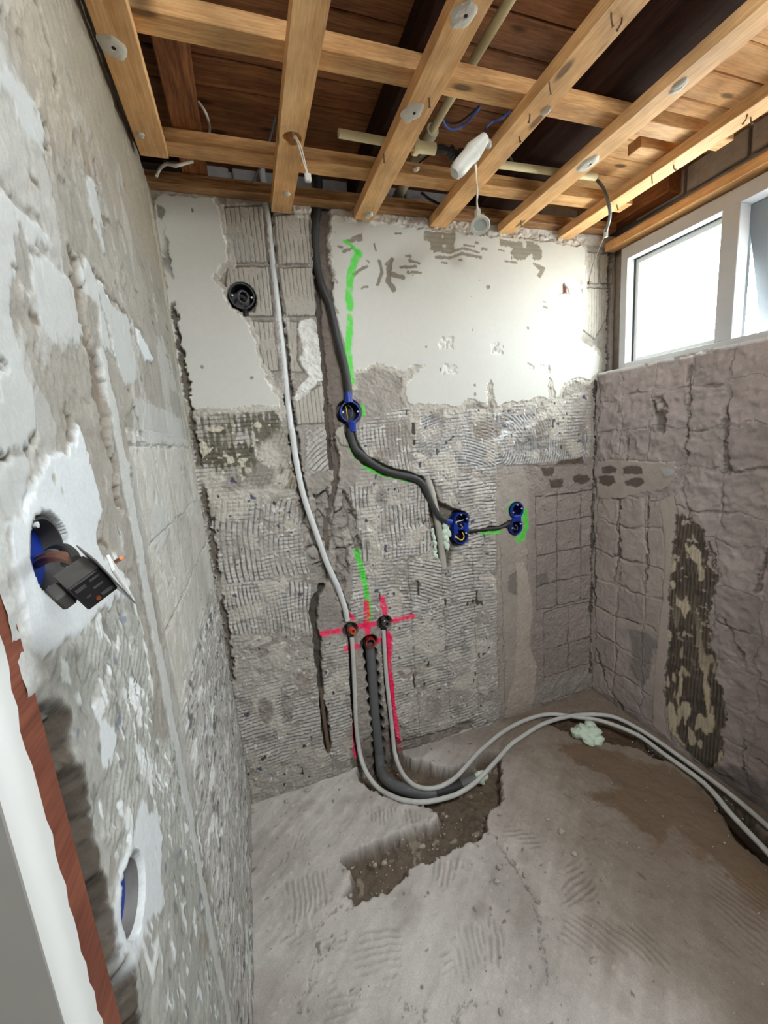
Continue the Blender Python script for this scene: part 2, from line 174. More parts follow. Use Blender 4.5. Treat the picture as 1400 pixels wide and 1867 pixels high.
"wet":[[1.297,-0.264],[1.358,-0.243],[1.437,-0.29],[1.511,-0.359],[1.515,-0.428],[1.619,-0.494],[1.627,-0.632],[1.575,-0.784],[1.541,-0.875],[1.433,-0.933],[1.378,-0.889],[1.397,-0.816],[1.376,-0.75],[1.388,-0.692],[1.306,-0.714],[1.274,-0.658],[1.276,-0.567],[1.213,-0.455],[1.271,-0.488],[1.355,-0.497],[1.36,-0.422],[1.308,-0.358]],
"wet2":[[1.422,-0.873],[1.528,-0.882],[1.446,-0.978],[1.369,-0.967],[1.365,-0.916]],
"wet3":[[1.381,-0.758],[1.423,-0.789],[1.376,-0.807],[1.346,-0.782]],
"hole":[[1.328,-0.055],[1.485,-0.082],[1.635,-0.121],[1.68,-0.23],[1.679,-0.433],[1.676,-0.498],[1.614,-0.449],[1.572,-0.362],[1.489,-0.302],[1.454,-0.21],[1.371,-0.159]],
"ditch":[[1.698,-0.294],[1.711,-0.534],[1.681,-0.723],[1.64,-0.852],[1.577,-0.948],[1.528,-0.882],[1.542,-0.771],[1.631,-0.668],[1.666,-0.536],[1.661,-0.379]],
"mortarpath":[[0.751,-0.497],[0.82,-0.484],[0.837,-0.546],[0.815,-0.614],[0.827,-0.688],[0.796,-0.757],[0.729,-0.836],[0.647,-0.879],[0.621,-0.84],[0.717,-0.744],[0.71,-0.683],[0.692,-0.633]],
"fzones":[[[[0.063,-0.294],[0.178,-0.185],[0.209,-0.258],[0.097,-0.333]],60],[[[0.085,-0.34],[0.244,-0.355],[0.236,-0.46],[0.097,-0.478]],[-0.238,-0.402]],[[[0.086,-0.473],[0.241,-0.494],[0.23,-0.597],[0.081,-0.529]],8],[[[0.187,-0.655],[0.254,-0.54],[0.415,-0.585],[0.381,-0.699],[0.234,-0.747],[0.174,-0.723]],[0.183,-1.022]],[[[0.549,-0.658],[0.644,-0.667],[0.61,-0.738],[0.508,-0.795],[0.502,-0.746]],72],[[[0.503,-0.678],[0.547,-0.695],[0.498,-0.753],[0.465,-0.732]],5],[[[0.564,-0.474],[0.698,-0.489],[0.596,-0.572],[0.54,-0.526]],50],[[[0.959,-0.636],[1.065,-0.654],[0.993,-0.765],[0.868,-0.736]],8],[[[0.861,-0.743],[1.073,-0.867],[1.027,-0.953],[0.81,-0.8]],[0.35,-1.083]],[[[0.877,-0.447],[0.963,-0.543],[0.917,-0.579],[0.844,-0.494]],-20],[[[1.375,-0.819],[1.456,-0.921],[1.24,-1.036],[1.169,-0.96]],[0.495,-1.1]],[[[0.659,-0.663],[0.699,-0.699],[0.621,-0.793],[0.575,-0.775]],60],[[[0.425,-0.189],[0.62,-0.289],[0.582,-0.339],[0.403,-0.264]],75]],
"fcracks":[[[[0.8,-0.445],[0.81,-0.522],[0.815,-0.614],[0.801,-0.719],[0.756,-0.796],[0.719,-0.847]],0.004],[[[0.181,-0.511],[0.241,-0.494],[0.286,-0.502]],0.002],[[[0.456,-0.832],[0.506,-0.817],[0.565,-0.825]],0.003],[[[1.149,-0.427],[1.189,-0.48],[1.276,-0.567]],0.003],[[[1.049,-0.177],[1.138,-0.094]],0.004],[[[0.106,-0.676],[0.154,-0.61],[0.229,-0.55]],0.0025],[[[0.354,-0.743],[0.399,-0.782],[0.371,-0.799]],0.003]],
"p_white":[[0.3408,0.014,2.2076],[0.3385,0.014,2.1795],[0.3389,0.01,2.1271],[0.3374,0.01,2.0528],[0.3365,0.01,1.9713],[0.3363,0.01,1.894],[0.3358,0.01,1.8028],[0.336,0.01,1.7095],[0.3338,0.01,1.6268],[0.333,0.01,1.549],[0.3322,0.0,1.4557],[0.3355,0.0,1.3814],[0.3338,-0.006,1.4574],[0.3339,-0.006,1.3905],[0.3373,-0.006,1.3152],[0.3429,-0.006,1.2452],[0.3541,-0.006,1.1731],[0.3684,-0.012,1.1072],[0.3851,-0.012,1.0314],[0.4022,-0.012,0.9537],[0.4214,-0.012,0.8891],[0.4384,-0.012,0.8354],[0.4512,-0.008,0.78],[0.4598,-0.008,0.7342],[0.4643,-0.002,0.6861]],
"p_cond1":[[0.5193,0.014,2.2246],[0.5103,0.014,2.1891],[0.4929,0.006,2.1256],[0.487,0.006,2.0604],[0.4877,0.006,1.9946],[0.4976,-0.004,1.9307],[0.5159,-0.004,1.882],[0.5244,-0.004,1.8322],[0.5308,-0.01,1.7736],[0.5417,-0.01,1.7093],[0.5497,-0.01,1.6634],[0.5553,-0.01,1.597],[0.5542,-0.01,1.5605]],
"p_cond2":[[0.5464,-0.002,1.4428],[0.548,-0.004,1.4193],[0.5548,-0.004,1.3884],[0.5627,-0.012,1.3641],[0.5806,-0.012,1.3436],[0.6024,-0.012,1.322],[0.638,-0.012,1.2933],[0.6749,-0.012,1.2713],[0.7209,-0.012,1.254],[0.7682,-0.012,1.2393],[0.8049,-0.01,1.2239],[0.8337,-0.01,1.1938],[0.8539,-0.01,1.1408],[0.8724,-0.01,1.095],[0.8961,-0.01,1.0558],[0.93,-0.01,1.0332]],
"p_cableAB":[[1.0269,-0.0,0.9722],[1.0582,0.0,0.9716],[1.0943,0.0,0.9695],[1.1494,0.0,0.9654],[1.1961,0.0,0.9626],[1.2248,0.0,0.9697],[1.2441,0.0,0.9773]],
"p_grey":[[0.8631,0.012,1.2132],[0.8778,0.012,1.1522],[0.8926,0.012,1.0598],[0.9035,0.012,0.9656],[0.912,0.012,0.8215]],
"foam1":[[0.9223,-0.004,1.0124],[0.9373,-0.004,0.9746],[0.9165,-0.004,0.9857],[0.9229,-0.004,0.949],[0.9256,-0.004,0.9206],[0.9247,-0.004,0.9646]],
"foam2":[[0.8626,-0.004,1.0016],[0.8671,-0.004,0.9736],[0.8714,-0.004,0.9414],[0.8716,-0.004,0.9096],[0.8661,-0.004,0.8906],[0.8763,-0.004,0.8829]],
"pebA":[[1.2476,-0.006,0.9088],[1.1581,-0.006,0.9289]],
"p_rust":[[0.3275,0.01,0.3852],[0.3274,0.01,0.3017],[0.3281,0.01,0.2242],[0.3308,0.01,0.1168]],
"p_drain":[[0.5473,0.018,0.5411],[0.5527,0.02,0.4675],[0.5512,0.02,0.3669],[0.5483,0.02,0.2486],[0.5491,0.02,0.1262],[0.5492,0.012,0.0243],[0.5428,-0.0124,-0.02],[0.5381,-0.0671,-0.02],[0.5579,-0.116,-0.02],[0.5886,-0.1509,-0.02],[0.6261,-0.1839,-0.02],[0.6713,-0.2132,-0.02],[0.7096,-0.2247,-0.02],[0.7577,-0.232,-0.02],[0.8169,-0.2338,-0.02],[0.879,-0.2328,-0.02],[0.9208,-0.2286,-0.02]],
"p_hot":[[0.4769,0.004,0.6039],[0.4737,0.004,0.5123],[0.4659,0.004,0.3629],[0.4573,-0.002,0.2293],[0.4571,-0.002,0.1338],[0.4578,-0.03,0.0674],[0.4659,-0.08,0.0352],[0.4969,-0.13,-0.0028],[0.5457,-0.2137,0.01],[0.5936,-0.2497,0.01],[0.6455,-0.2734,0.01],[0.7158,-0.2879,0.01],[0.7871,-0.2891,0.01],[0.874,-0.2683,0.01],[0.983,-0.221,0.01],[1.1058,-0.1651,0.01],[1.1675,-0.1509,0.014],[1.3172,-0.1208,0.014],[1.4644,-0.1286,0.014],[1.5842,-0.1691,0.014],[1.656,-0.2307,0.014],[1.6857,-0.3585,0.014],[1.6877,-0.52,0.014],[1.6796,-0.687,0.014],[1.6589,-0.8112,0.014],[1.6423,-0.879,0.014]],
"p_cold":[[0.6144,0.004,0.6039],[0.6121,0.004,0.5139],[0.61,0.004,0.3988],[0.612,0.004,0.3036],[0.614,0.004,0.2146],[0.6137,-0.004,0.1223],[0.609,-0.03,0.037],[0.6072,-0.11,0.0156],[0.6265,-0.17,0.0062],[0.6594,-0.2116,0.008],[0.7153,-0.2315,0.008],[0.7861,-0.2237,0.008],[0.8681,-0.1873,0.008],[0.9499,-0.1452,0.008],[1.0064,-0.1258,0.012],[1.1361,-0.0821,0.012],[1.2773,-0.0632,0.012],[1.398,-0.0776,0.012],[1.5077,-0.1543,0.012],[1.5806,-0.2159,0.012],[1.6447,-0.3375,0.012],[1.6469,-0.4565,0.012],[1.6389,-0.623,0.02],[1.5943,-0.7379,0.02],[1.5539,-0.8668,0.02],[1.5272,-0.9272,0.02]],
"hot":[[0.4801,-0.022,0.6424]],
"cold":[[0.624,-0.022,0.6407]],
"drainmouth":[[0.5495,-0.012,0.5691]],
"p_valve":[[0.4235,-0.004,0.6233],[0.3769,-0.004,0.584]],
"tube":[[0.8434,-0.48,2.122],[0.7622,-0.48,2.0423]],
"tubeknob":[[0.8772,-0.46,2.1362]],
"spot":[[1.0018,-0.22,2.0689]],
"spotcable":[[0.8382,-0.46,2.0854],[0.9418,-0.3,2.1602],[0.9423,-0.3,2.1124],[0.9785,-0.24,2.1141],[0.9898,-0.225,2.1021]],
"spotcable2":[[0.8366,-0.46,2.0825],[0.9422,-0.3,2.1412],[0.9787,-0.25,2.1427],[0.9734,-0.25,2.1187],[0.9934,-0.225,2.1024]],
"blue1":[[0.9228,-0.3638,2.295],[0.9073,-0.3444,2.28],[0.8971,-0.309,2.28],[0.8687,-0.3031,2.27],[0.843,-0.3081,2.27],[0.8188,-0.3295,2.27]],
"black1":[[0.9195,-0.3631,2.295],[0.9042,-0.3375,2.29],[0.8879,-0.3054,2.29],[0.8623,-0.2955,2.29],[0.8219,-0.3239,2.275]],
"blue2":[[1.0192,-0.3659,2.295],[0.9855,-0.3675,2.27],[0.9657,-0.35,2.27],[0.9178,-0.3938,2.22],[0.8669,-0.46,2.147]],
"condY":[[0.8159,-0.6806,2.27],[0.8176,-0.6517,2.27],[0.789,-0.349,2.27],[0.7893,-0.2557,2.27]],
"sleeveY":[[0.8209,-0.3573,2.27],[0.8186,-0.2962,2.27],[0.8189,-0.2136,2.27],[0.8107,-0.1295,2.27],[0.8334,0.0741,2.27]],
"condX1":[[0.5131,-0.3156,2.204],[0.6404,-0.3199,2.204],[0.7469,-0.3097,2.204]],
"condX2":[[0.7369,-0.311,2.204],[0.7983,-0.314,2.204]],
"condX3":[[1.0004,-0.2921,2.204],[1.2156,-0.2949,2.204],[1.4029,-0.3029,2.204]],
"joint":[[0.8006,-0.3169,2.204],[0.8268,-0.3174,2.204],[0.8522,-0.3128,2.204],[0.8791,-0.3133,2.204],[0.895,-0.3165,2.204]],
"blackloop":[[0.8934,-0.2406,2.25],[0.8615,-0.2393,2.25],[0.8282,-0.2168,2.25],[0.812,-0.1809,2.25],[0.8066,-0.1456,2.25],[0.8164,-0.1175,2.25]],
"greyloop":[[1.0844,-0.2685,2.25],[1.1231,-0.2369,2.25],[1.1477,-0.1939,2.25],[1.1549,-0.1506,2.25],[1.1456,-0.122,2.25]],
"blackloop2":[[0.8449,-0.1182,2.2],[0.8837,-0.0914,2.2],[0.9359,-0.0687,2.2]],
"rcable":[[1.3656,-0.3011,2.204],[1.4632,-0.235,2.2485],[1.4162,-0.32,2.1653],[1.3989,-0.36,2.0965],[1.4278,-0.34,2.0671],[1.476,-0.28,2.0532]],
"rwire":[[1.4837,-0.27,2.0515],[1.5275,-0.2,2.0336],[1.5966,-0.1,2.0071],[1.6557,-0.03,1.9842]],
"holeB":[[0.3816,-0.345,2.1555]],
"holewire":[[0.3854,-0.346,2.165],[0.3856,-0.362,2.15],[0.3938,-0.36,2.1342],[0.4009,-0.36,2.1012],[0.4093,-0.36,2.0679]],
"holewire2":[[0.3877,-0.3494,2.165],[0.3886,-0.3641,2.15],[0.3999,-0.36,2.1302],[0.406,-0.36,2.097],[0.4105,-0.36,2.068]],
"lcable":[[0.0282,-0.07,2.188],[0.042,-0.07,2.2102],[0.0652,-0.12,2.1951],[0.089,-0.15,2.176],[0.1182,-0.15,2.1863],[0.1358,-0.15,2.1921]],
"lcable2":[[0.1718,-0.2055,2.3],[0.1865,-0.2274,2.26],[0.1902,-0.1749,2.26],[0.1764,-0.1134,2.26]],
"rod":[[0.3688,-0.1962,2.3],[0.3462,-0.1977,2.24],[0.3186,-0.1591,2.2],[0.2954,-0.0683,2.2]],
"nipple":[[0.3358,-0.05,2.2449],[0.335,-0.05,2.2174],[0.334,-0.05,2.1939]],
"twig0":[[4.0,0.7642,2.1894],[4.05,0.7421,2.1423],[4.0,0.6355,2.0642]],
"twig1":[[4.1,0.824,2.1498],[4.1,0.7603,2.1352],[4.05,0.6558,2.0911]],
"twig2":[[4.2,0.8947,2.4021],[4.2,0.8453,2.3971],[4.2,0.786,2.3685]],
"twig3":[[3.9,0.6674,1.9659],[3.9,0.6193,1.9886],[3.9,0.5693,2.0243]],
"twig4":[[4.0,0.7198,2.0317],[4.0,0.6855,2.007],[4.0,0.6502,2.023]],
"twig5":[[4.4,1.9314,2.9581],[4.4,1.8691,2.9672],[4.4,1.7924,2.9497]],
"floorfoam":[[1.4558,-0.2475,0.02]],
"foamplug":[[0.908,-0.2433,-0.01]],
"dabs":[["A",0.0338,-0.5081,0.023],["C",0.6572,-0.7172,0.0236],["C",0.6512,-0.4869,0.0255],["C",0.6738,-0.0446,0.0166],["E",1.2492,-0.4223,0.0284],["E",1.2457,-0.6943,0.0178],["B",0.3907,-0.1162,0.0104],["A",0.0298,-0.284,0.0068],["X2",0.7667,-0.2495,0.0079],["D",0.9767,-0.5632,0.0106]],
"nails":[["D",0.9356,-0.7878],["D",0.9647,-0.7864],["D",0.9245,-0.6339],["D",0.9436,-0.5439],["D",0.9666,-0.473],["E",1.2509,-0.1068],["F",1.5123,-0.4173],["F",1.5357,-0.4721],["F",1.529,-0.6706],["F",1.5521,-0.6655],["F",1.5466,-0.26],["C",0.6738,-0.5335],["C",0.6304,-0.3361]],
"chipsF":[[0.564,-0.42],[0.765,-0.575],[0.736,-0.608],[0.006,-0.038],[1.015,-0.633],[1.031,-0.557],[0.294,-0.472],[1.02,-0.504],[0.136,-0.048],[0.221,-0.029],[0.855,-0.865],[0.691,-0.352],[0.828,-0.625],[0.576,-0.857],[0.392,-0.416],[0.423,-0.422]]}

# ------------------------------------------------------------ helpers
def s2l(c):
    c = np.asarray(c, float)/255.0
    return np.where(c <= 0.04045, c/12.92, ((c+0.055)/1.055)**2.4)
def rgb(*c): return tuple(s2l(c)) + (1.0,)
def tag(o, label, cat, group=None, kind=None):
    o['label'] = label; o['category'] = cat
    if group: o['group'] = group
    if kind: o['kind'] = kind
    return o
def empty(name, loc, label, cat, group=None, kind=None):
    o = bpy.data.objects.new(name, None); o.location = loc; o.empty_display_size = .05; col.objects.link(o); WL[o.name] = Vector(loc)
    return tag(o, label, cat, group, kind)
class MB:
    def __init__(s): s.v = []; s.f = []
    def box(s, x0, x1, y0, y1, z0, z1, M=None, ch=0.0):
        a = len(s.v)
        if ch <= 0:
            c = [(x, y, z) for x in (x0, x1) for y in (y0, y1) for z in (z0, z1)]
            f = [(0, 1, 3, 2), (4, 6, 7, 5), (0, 4, 5, 1), (2, 3, 7, 6), (0, 2, 6, 4), (1, 5, 7, 3)]
        else:
            cx, cy, cz = (x0+x1)/2, (y0+y1)/2, (z0+z1)/2; h = (abs(x1-x0)/2, abs(y1-y0)/2, abs(z1-z0)/2)
            c = []; idx = {}
            for sx_ in (-1, 1):
                for sy in (-1, 1):
                    for sz in (-1, 1):
                        for ax in range(3):
                            p = [h[0], h[1], h[2]]
                            for k in range(3):
                                if k != ax: p[k] -= ch
                            idx[(sx_, sy, sz, ax)] = len(c); c.append((cx+sx_*p[0], cy+sy*p[1], cz+sz*p[2]))
            f = []
            def key(s3, ax): return idx[(s3[0], s3[1], s3[2], ax)]
            for ax in range(3):
                o1, o2 = [k for k in range(3) if k != ax]
                for sg in (-1, 1):
                    q = []
                    for (a1, a2) in ((-1, -1), (1, -1), (1, 1), (-1, 1)):
                        s3 = [0, 0, 0]; s3[ax] = sg; s3[o1] = a1; s3[o2] = a2; q.append(key(s3, ax))
                    f.append(q if (sg > 0) == (ax != 1) else q[::-1])
                    # edges along axis ax
                for a1 in (-1, 1):
                    for a2 in (-1, 1):
                        lo = [0, 0, 0]; hi = [0, 0, 0]; lo[ax] = -1; hi[ax] = 1; lo[o1] = hi[o1] = a1; lo[o2] = hi[o2] = a2
                        f.append([key(lo, o1), key(hi, o1), key(hi, o2), key(lo, o2)])
            for sx_ in (-1, 1):
                for sy in (-1, 1):
                    for sz in (-1, 1): f.append([key((sx_, sy, sz), k) for k in range(3)])
        for p in c: s.v.append(tuple(M @ Vector(p)) if M is not None else p)
        s.f += [tuple(i+a for i in q) for q in f]
        return s
    def tube(s, path, r, seg=10, cap=True, sub=4):
        P = catmull([Vector(p) for p in path], sub) if sub > 1 and len(path) > 2 else [Vector(p) for p in path]
        n = len(P); R = r if callable(r) else (lambda t: r)
        a = len(s.v); t0 = (P[1]-P[0]).normalized(); nrm = t0.orthogonal().normalized()
        for i in range(n):
            t = (P[min(i+1, n-1)]-P[max(i-1, 0)])
            t = t.normalized() if t.length > 1e-9 else t0
            nrm = (nrm - t*nrm.dot(t)); nrm = nrm.normalized() if nrm.length > 1e-6 else t.orthogonal().normalized()
            b = t.cross(nrm); rr = R(i/(n-1))
            for k in range(seg):
                an = 2*math.pi*k/seg; s.v.append(tuple(P[i] + nrm*(rr*math.cos(an)) + b*(rr*math.sin(an))))
        for i in range(n-1):
            for k in range(seg):
                k2 = (k+1) % seg; s.f.append((a+i*seg+k, a+i*seg+k2, a+(i+1)*seg+k2, a+(i+1)*seg+k))
        if cap:
            s.f.append(tuple(a+k for k in range(seg))[::-1]); s.f.append(tuple(a+(n-1)*seg+k for k in range(seg)))
        return s
    def lathe(s, prof, M, seg=24, closed=False, cap=True):
        """prof: list of (radius, height) turned about local Z, placed by M"""
        a = len(s.v); n = len(prof)
        for r, h in prof:
            for k in range(seg):
                an = 2*math.pi*k/seg; s.v.append(tuple(M @ Vector((r*math.cos(an), r*math.sin(an), h))))
        rng = n if closed else n-1
        for i in range(rng):
            j = (i+1) % n
            for k in range(seg):
                k2 = (k+1) % seg; s.f.append((a+i*seg+k, a+i*seg+k2, a+j*seg+k2, a+j*seg+k))
        if not closed and cap:
            if prof[0][0] > 1e-6: s.f.append(tuple(a+k for k in range(seg))[::-1])
            if prof[-1][0] > 1e-6: s.f.append(tuple(a+(n-1)*seg+k for k in range(seg)))
        return s
    def lump(s, c, r, sq=(1, 1, 1), seed=0, amp=.25, n=10):
        a = len(s.v); rnd = random.Random(seed); ph = [rnd.uniform(0, 6.28) for _ in range(6)]
        rings = max(5, n//2+1)
        for i in range(rings+1):
            th = math.pi*i/rings
            for k in range(n):
                an = 2*math.pi*k/n
                d = Vector((math.sin(th)*math.cos(an), math.sin(th)*math.sin(an), math.cos(th)))
                q = 1+amp*(math.sin(3*d.x+ph[0]+2*d.z)*.5+math.sin(4*d.y+ph[1])*.4+math.sin(5*d.z+ph[2]+3*d.x)*.4 + (rnd.uniform(-.35, .35) if 0 < i < rings else 0))
                s.v.append((c[0]+d.x*r*q*sq[0], c[1]+d.y*r*q*sq[1], c[2]+d.z*r*q*sq[2]))
        for i in range(rings):
            for k in range(n):
                k2 = (k+1) % n; s.f.append((a+i*n+k, a+(i+1)*n+k, a+(i+1)*n+k2, a+i*n+k2))
        return s
    def build(s, name, m, parent=None, smooth=40, at=None):
        """one mesh object, its origin at `at` (world) or at the middle of the piece"""
        V = np.array(s.v); c = np.array(at) if at is not None else (V.min(0)+V.max(0))/2
        me = bpy.data.meshes.new(name); me.from_pydata((V-c).tolist(), [], s.f); me.validate(); me.update()
        if smooth:
            me.shade_smooth(); me.set_sharp_from_angle(angle=math.radians(smooth))
        o = bpy.data.objects.new(name, me); me.materials.append(m); col.objects.link(o); WL[o.name] = Vector(c)
        o.location = Vector(c)
        if parent is not None:
            o.parent = parent; o.location = Vector(c)-WL.get(parent.name, Vector((0, 0, 0)))
        return o
WL = {}
def catmull(P, sub):
    out = []
    n = len(P)
    for i in range(n-1):
        p0, p1, p2, p3 = P[max(i-1, 0)], P[i], P[i+1], P[min(i+2, n-1)]
        for k in range(sub):
            t = k/sub
            out.append(0.5*((2*p1)+(p2-p0)*t+(2*p0-5*p1+4*p2-p3)*t*t+(3*p1-p0-3*p2+p3)*t**3))
    out.append(P[-1]); return out
def axisM(o, d, roll=0.0):
    d = Vector(d).normalized(); return Matrix.Translation(Vector(o)) @ d.to_track_quat('Z', 'Y').to_matrix().to_4x4() @ Matrix.Rotation(roll, 4, 'Z')

# ------------------------------------------------------------ materials
def mat(name, color, rough=.6, metal=0.0, bump=0.0, bscale=200, var=0.0, vscale=30, spec=.5):
    m = bpy.data.materials.new(name); m.use_nodes = True; n = m.node_tree; b = n.nodes['Principled BSDF']
    b.inputs['Base Color'].default_value = color; b.inputs['Roughness'].default_value = rough; b.inputs['Metallic'].default_value = metal
    b.inputs['Specular IOR Level'].default_value = spec
    t = n.nodes.new('ShaderNodeTexCoord')
    if var:
        nz = n.nodes.new('ShaderNodeTexNoise'); nz.inputs['Scale'].default_value = vscale; nz.inputs['Detail'].default_value = 5
        mr = n.nodes.new('ShaderNodeMapRange'); mr.inputs[1].default_value = .25; mr.inputs[2].default_value = .75; mr.inputs[3].default_value = 1-var; mr.inputs[4].default_value = 1+var
        mx = n.nodes.new('ShaderNodeMix'); mx.data_type = 'RGBA'; mx.blend_type = 'MULTIPLY'; mx.inputs[0].default_value = 1; mx.inputs[6].default_value = color
        n.links.new(t.outputs['Object'], nz.inputs['Vector']); n.links.new(nz.outputs[0], mr.inputs[0]); n.links.new(mr.outputs[0], mx.inputs[7]); n.links.new(mx.outputs[2], b.inputs['Base Color'])
    if bump:
        n2 = n.nodes.new('ShaderNodeTexNoise'); n2.inputs['Scale'].default_value = bscale; n2.inputs['Detail'].default_value = 4
        bp = n.nodes.new('ShaderNodeBump'); bp.inputs['Strength'].default_value = bump; bp.inputs['Distance'].default_value = .002
        n.links.new(t.outputs['Object'], n2.inputs['Vector']); n.links.new(n2.outputs[0], bp.inputs['Height']); n.links.new(bp.outputs[0], b.inputs['Normal'])
    return m
def masonry():
    m = bpy.data.materials.new('masonry'); m.use_nodes = True; n = m.node_tree; b = n.nodes['Principled BSDF']
    at = n.nodes.new('ShaderNodeAttribute'); at.attribute_name = 'Col'
    t = n.nodes.new('ShaderNodeTexCoord')
    nz = n.nodes.new('ShaderNodeTexNoise'); nz.inputs['Scale'].default_value = 260; nz.inputs['Detail'].default_value = 6; nz.inputs['Roughness'].default_value = .65
    mr = n.nodes.new('ShaderNodeMapRange'); mr.inputs[1].default_value = .3; mr.inputs[2].default_value = .7; mr.inputs[3].default_value = .86; mr.inputs[4].default_value = 1.12
    mx = n.nodes.new('ShaderNodeMix'); mx.data_type = 'RGBA'; mx.blend_type = 'MULTIPLY'; mx.inputs[0].default_value = 1
    n.links.new(t.outputs['Object'], nz.inputs['Vector']); n.links.new(nz.outputs[0], mr.inputs[0]); n.links.new(at.outputs['Color'], mx.inputs[6]); n.links.new(mr.outputs[0], mx.inputs[7])
    n.links.new(mx.outputs[2], b.inputs['Base Color']); n.links.new(at.outputs['Alpha'], b.inputs['Roughness'])
    b.inputs['Specular IOR Level'].default_value = .08
    bp = n.nodes.new('ShaderNodeBump'); bp.inputs['Strength'].default_value = .35; bp.inputs['Distance'].default_value = .0015
    gr = n.nodes.new('ShaderNodeMapRange'); gr.inputs[1].default_value = .58; gr.inputs[2].default_value = .88; gr.inputs[3].default_value = .05; gr.inputs[4].default_value = .38
    n.links.new(at.outputs['Alpha'], gr.inputs[0]); n.links.new(gr.outputs[0], bp.inputs['Strength'])
    g2 = n.nodes.new('ShaderNodeMapRange'); g2.inputs[1].default_value = .58; g2.inputs[2].default_value = .88; g2.inputs[3].default_value = .12; g2.inputs[4].default_value = 1; n.links.new(at.outputs['Alpha'], g2.inputs[0]); n.links.new(g2.outputs[0], mx.inputs[0])
    n.links.new(nz.outputs[0], bp.inputs['Height']); n.links.new(bp.outputs[0], b.inputs['Normal'])
    return m
def wood(name, light, dark, axis='Y', rough=.62, knots=True, rings=30, spec=.3):
    m = bpy.data.materials.new(name); m.use_nodes = True; n = m.node_tree; b = n.nodes['Principled BSDF']; b.inputs['Roughness'].default_value = rough; b.inputs['Specular IOR Level'].default_value = spec
    t = n.nodes.new('ShaderNodeTexCoord'); oi = n.nodes.new('ShaderNodeObjectInfo')
    ad = n.nodes.new('ShaderNodeVectorMath'); ad.operation = 'ADD'; ml = n.nodes.new('ShaderNodeVectorMath'); ml.operation = 'SCALE'; ml.inputs[3].default_value = 13.0
    cb = n.nodes.new('ShaderNodeCombineXYZ')
    for i in range(3): n.links.new(oi.outputs['Random'], cb.inputs[i])
    n.links.new(cb.outputs[0], ml.inputs[0]); n.links.new(t.outputs['Object'], ad.inputs[0]); n.links.new(ml.outputs[0], ad.inputs[1])
    mp = n.nodes.new('ShaderNodeMapping'); k = .07
    mp.inputs['Scale'].default_value = (k, 1, 1) if axis == 'X' else (1, k, 1)
    n.links.new(ad.outputs[0], mp.inputs[0])
    nz = n.nodes.new('ShaderNodeTexNoise'); nz.inputs['Scale'].default_value = rings; nz.inputs['Detail'].default_value = 4; nz.inputs['Distortion'].default_value = 1.2
    n.links.new(mp.outputs[0], nz.inputs['Vector'])
    fr = n.nodes.new('ShaderNodeMath'); fr.operation = 'MULTIPLY'; fr.inputs[1].default_value = 7; n.links.new(nz.outputs[0], fr.inputs[0])
    sn = n.nodes.new('ShaderNodeMath'); sn.operation = 'SINE'; n.links.new(fr.outputs[0], sn.inputs[0])
    nf = n.nodes.new('ShaderNodeTexNoise'); nf.inputs['Scale'].default_value = 260; nf.inputs['Detail'].default_value = 3; n.links.new(mp.outputs[0], nf.inputs['Vector'])
    a2 = n.nodes.new('ShaderNodeMath'); a2.operation = 'MULTIPLY_ADD'; a2.inputs[1].default_value = .17; n.links.new(sn.outputs[0], a2.inputs[0]); n.links.new(nf.outputs[0], a2.inputs[2])
    rp = n.nodes.new('ShaderNodeValToRGB'); rp.color_ramp.elements[0].position = .22; rp.color_ramp.elements[1].position = .72
    rp.color_ramp.elements[0].color = dark; rp.color_ramp.elements[1].color = light
    n.links.new(a2.outputs[0], rp.inputs[0])
    # stains
    ns = n.nodes.new('ShaderNodeTexNoise'); ns.inputs['Scale'].default_value = 9; ns.inputs['Detail'].default_value = 6; n.links.new(ad.outputs[0], ns.inputs['Vector'])
    mr = n.nodes.new('ShaderNodeMapRange'); mr.inputs[1].default_value = .3; mr.inputs[2].default_value = .65; mr.inputs[3].default_value = .72; mr.inputs[4].default_value = 1.06; n.links.new(ns.outputs[0], mr.inputs[0])
    mx = n.nodes.new('ShaderNodeMix'); mx.data_type = 'RGBA'; mx.blend_type = 'MULTIPLY'; mx.inputs[0].default_value = 1
    n.links.new(rp.outputs[0], mx.inputs[6]); n.links.new(mr.outputs[0], mx.inputs[7])
    last = mx.outputs[2]
    if knots:
        mk = n.nodes.new('ShaderNodeMapping'); mk.inputs['Scale'].default_value = (.35, 1, .2) if axis == 'X' else (1, .35, .2)
        n.links.new(ad.outputs[0], mk.inputs[0])
        vo = n.nodes.new('ShaderNodeTexVoronoi'); vo.inputs['Scale'].default_value = 14; n.links.new(mk.outputs[0], vo.inputs['Vector'])
        mk2 = n.nodes.new('ShaderNodeMapRange'); mk2.inputs[1].default_value = .09; mk2.inputs[2].default_value = .17; mk2.inputs[3].default_value = .3; mk2.inputs[4].default_value = 1; n.links.new(vo.outputs['Distance'], mk2.inputs[0])
        m3 = n.nodes.new('ShaderNodeMix'); m3.data_type = 'RGBA'; m3.blend_type = 'MULTIPLY'; m3.inputs[0].default_value = 1
        n.links.new(last, m3.inputs[6]); n.links.new(mk2.outputs[0], m3.inputs[7]); last = m3.outputs[2]
    n.links.new(last, b.inputs['Base Color'])
    bp = n.nodes.new('ShaderNodeBump'); bp.inputs['Strength'].default_value = .25; bp.inputs['Distance'].default_value = .001
    n.links.new(a2.outputs[0], bp.inputs['Height']); n.links.new(bp.outputs[0], b.inputs['Normal'])
    return m
M_MAS = masonry()
M_PINE = wood('pine_joist', rgb(246, 200, 144), rgb(220, 164, 104), 'Y')
M_PINEX = wood('pine_batten', rgb(230, 184, 126), rgb(190, 136, 84), 'X')
M_PLATE = wood('old_plate', rgb(190, 146, 98), rgb(122, 82, 50), 'X')
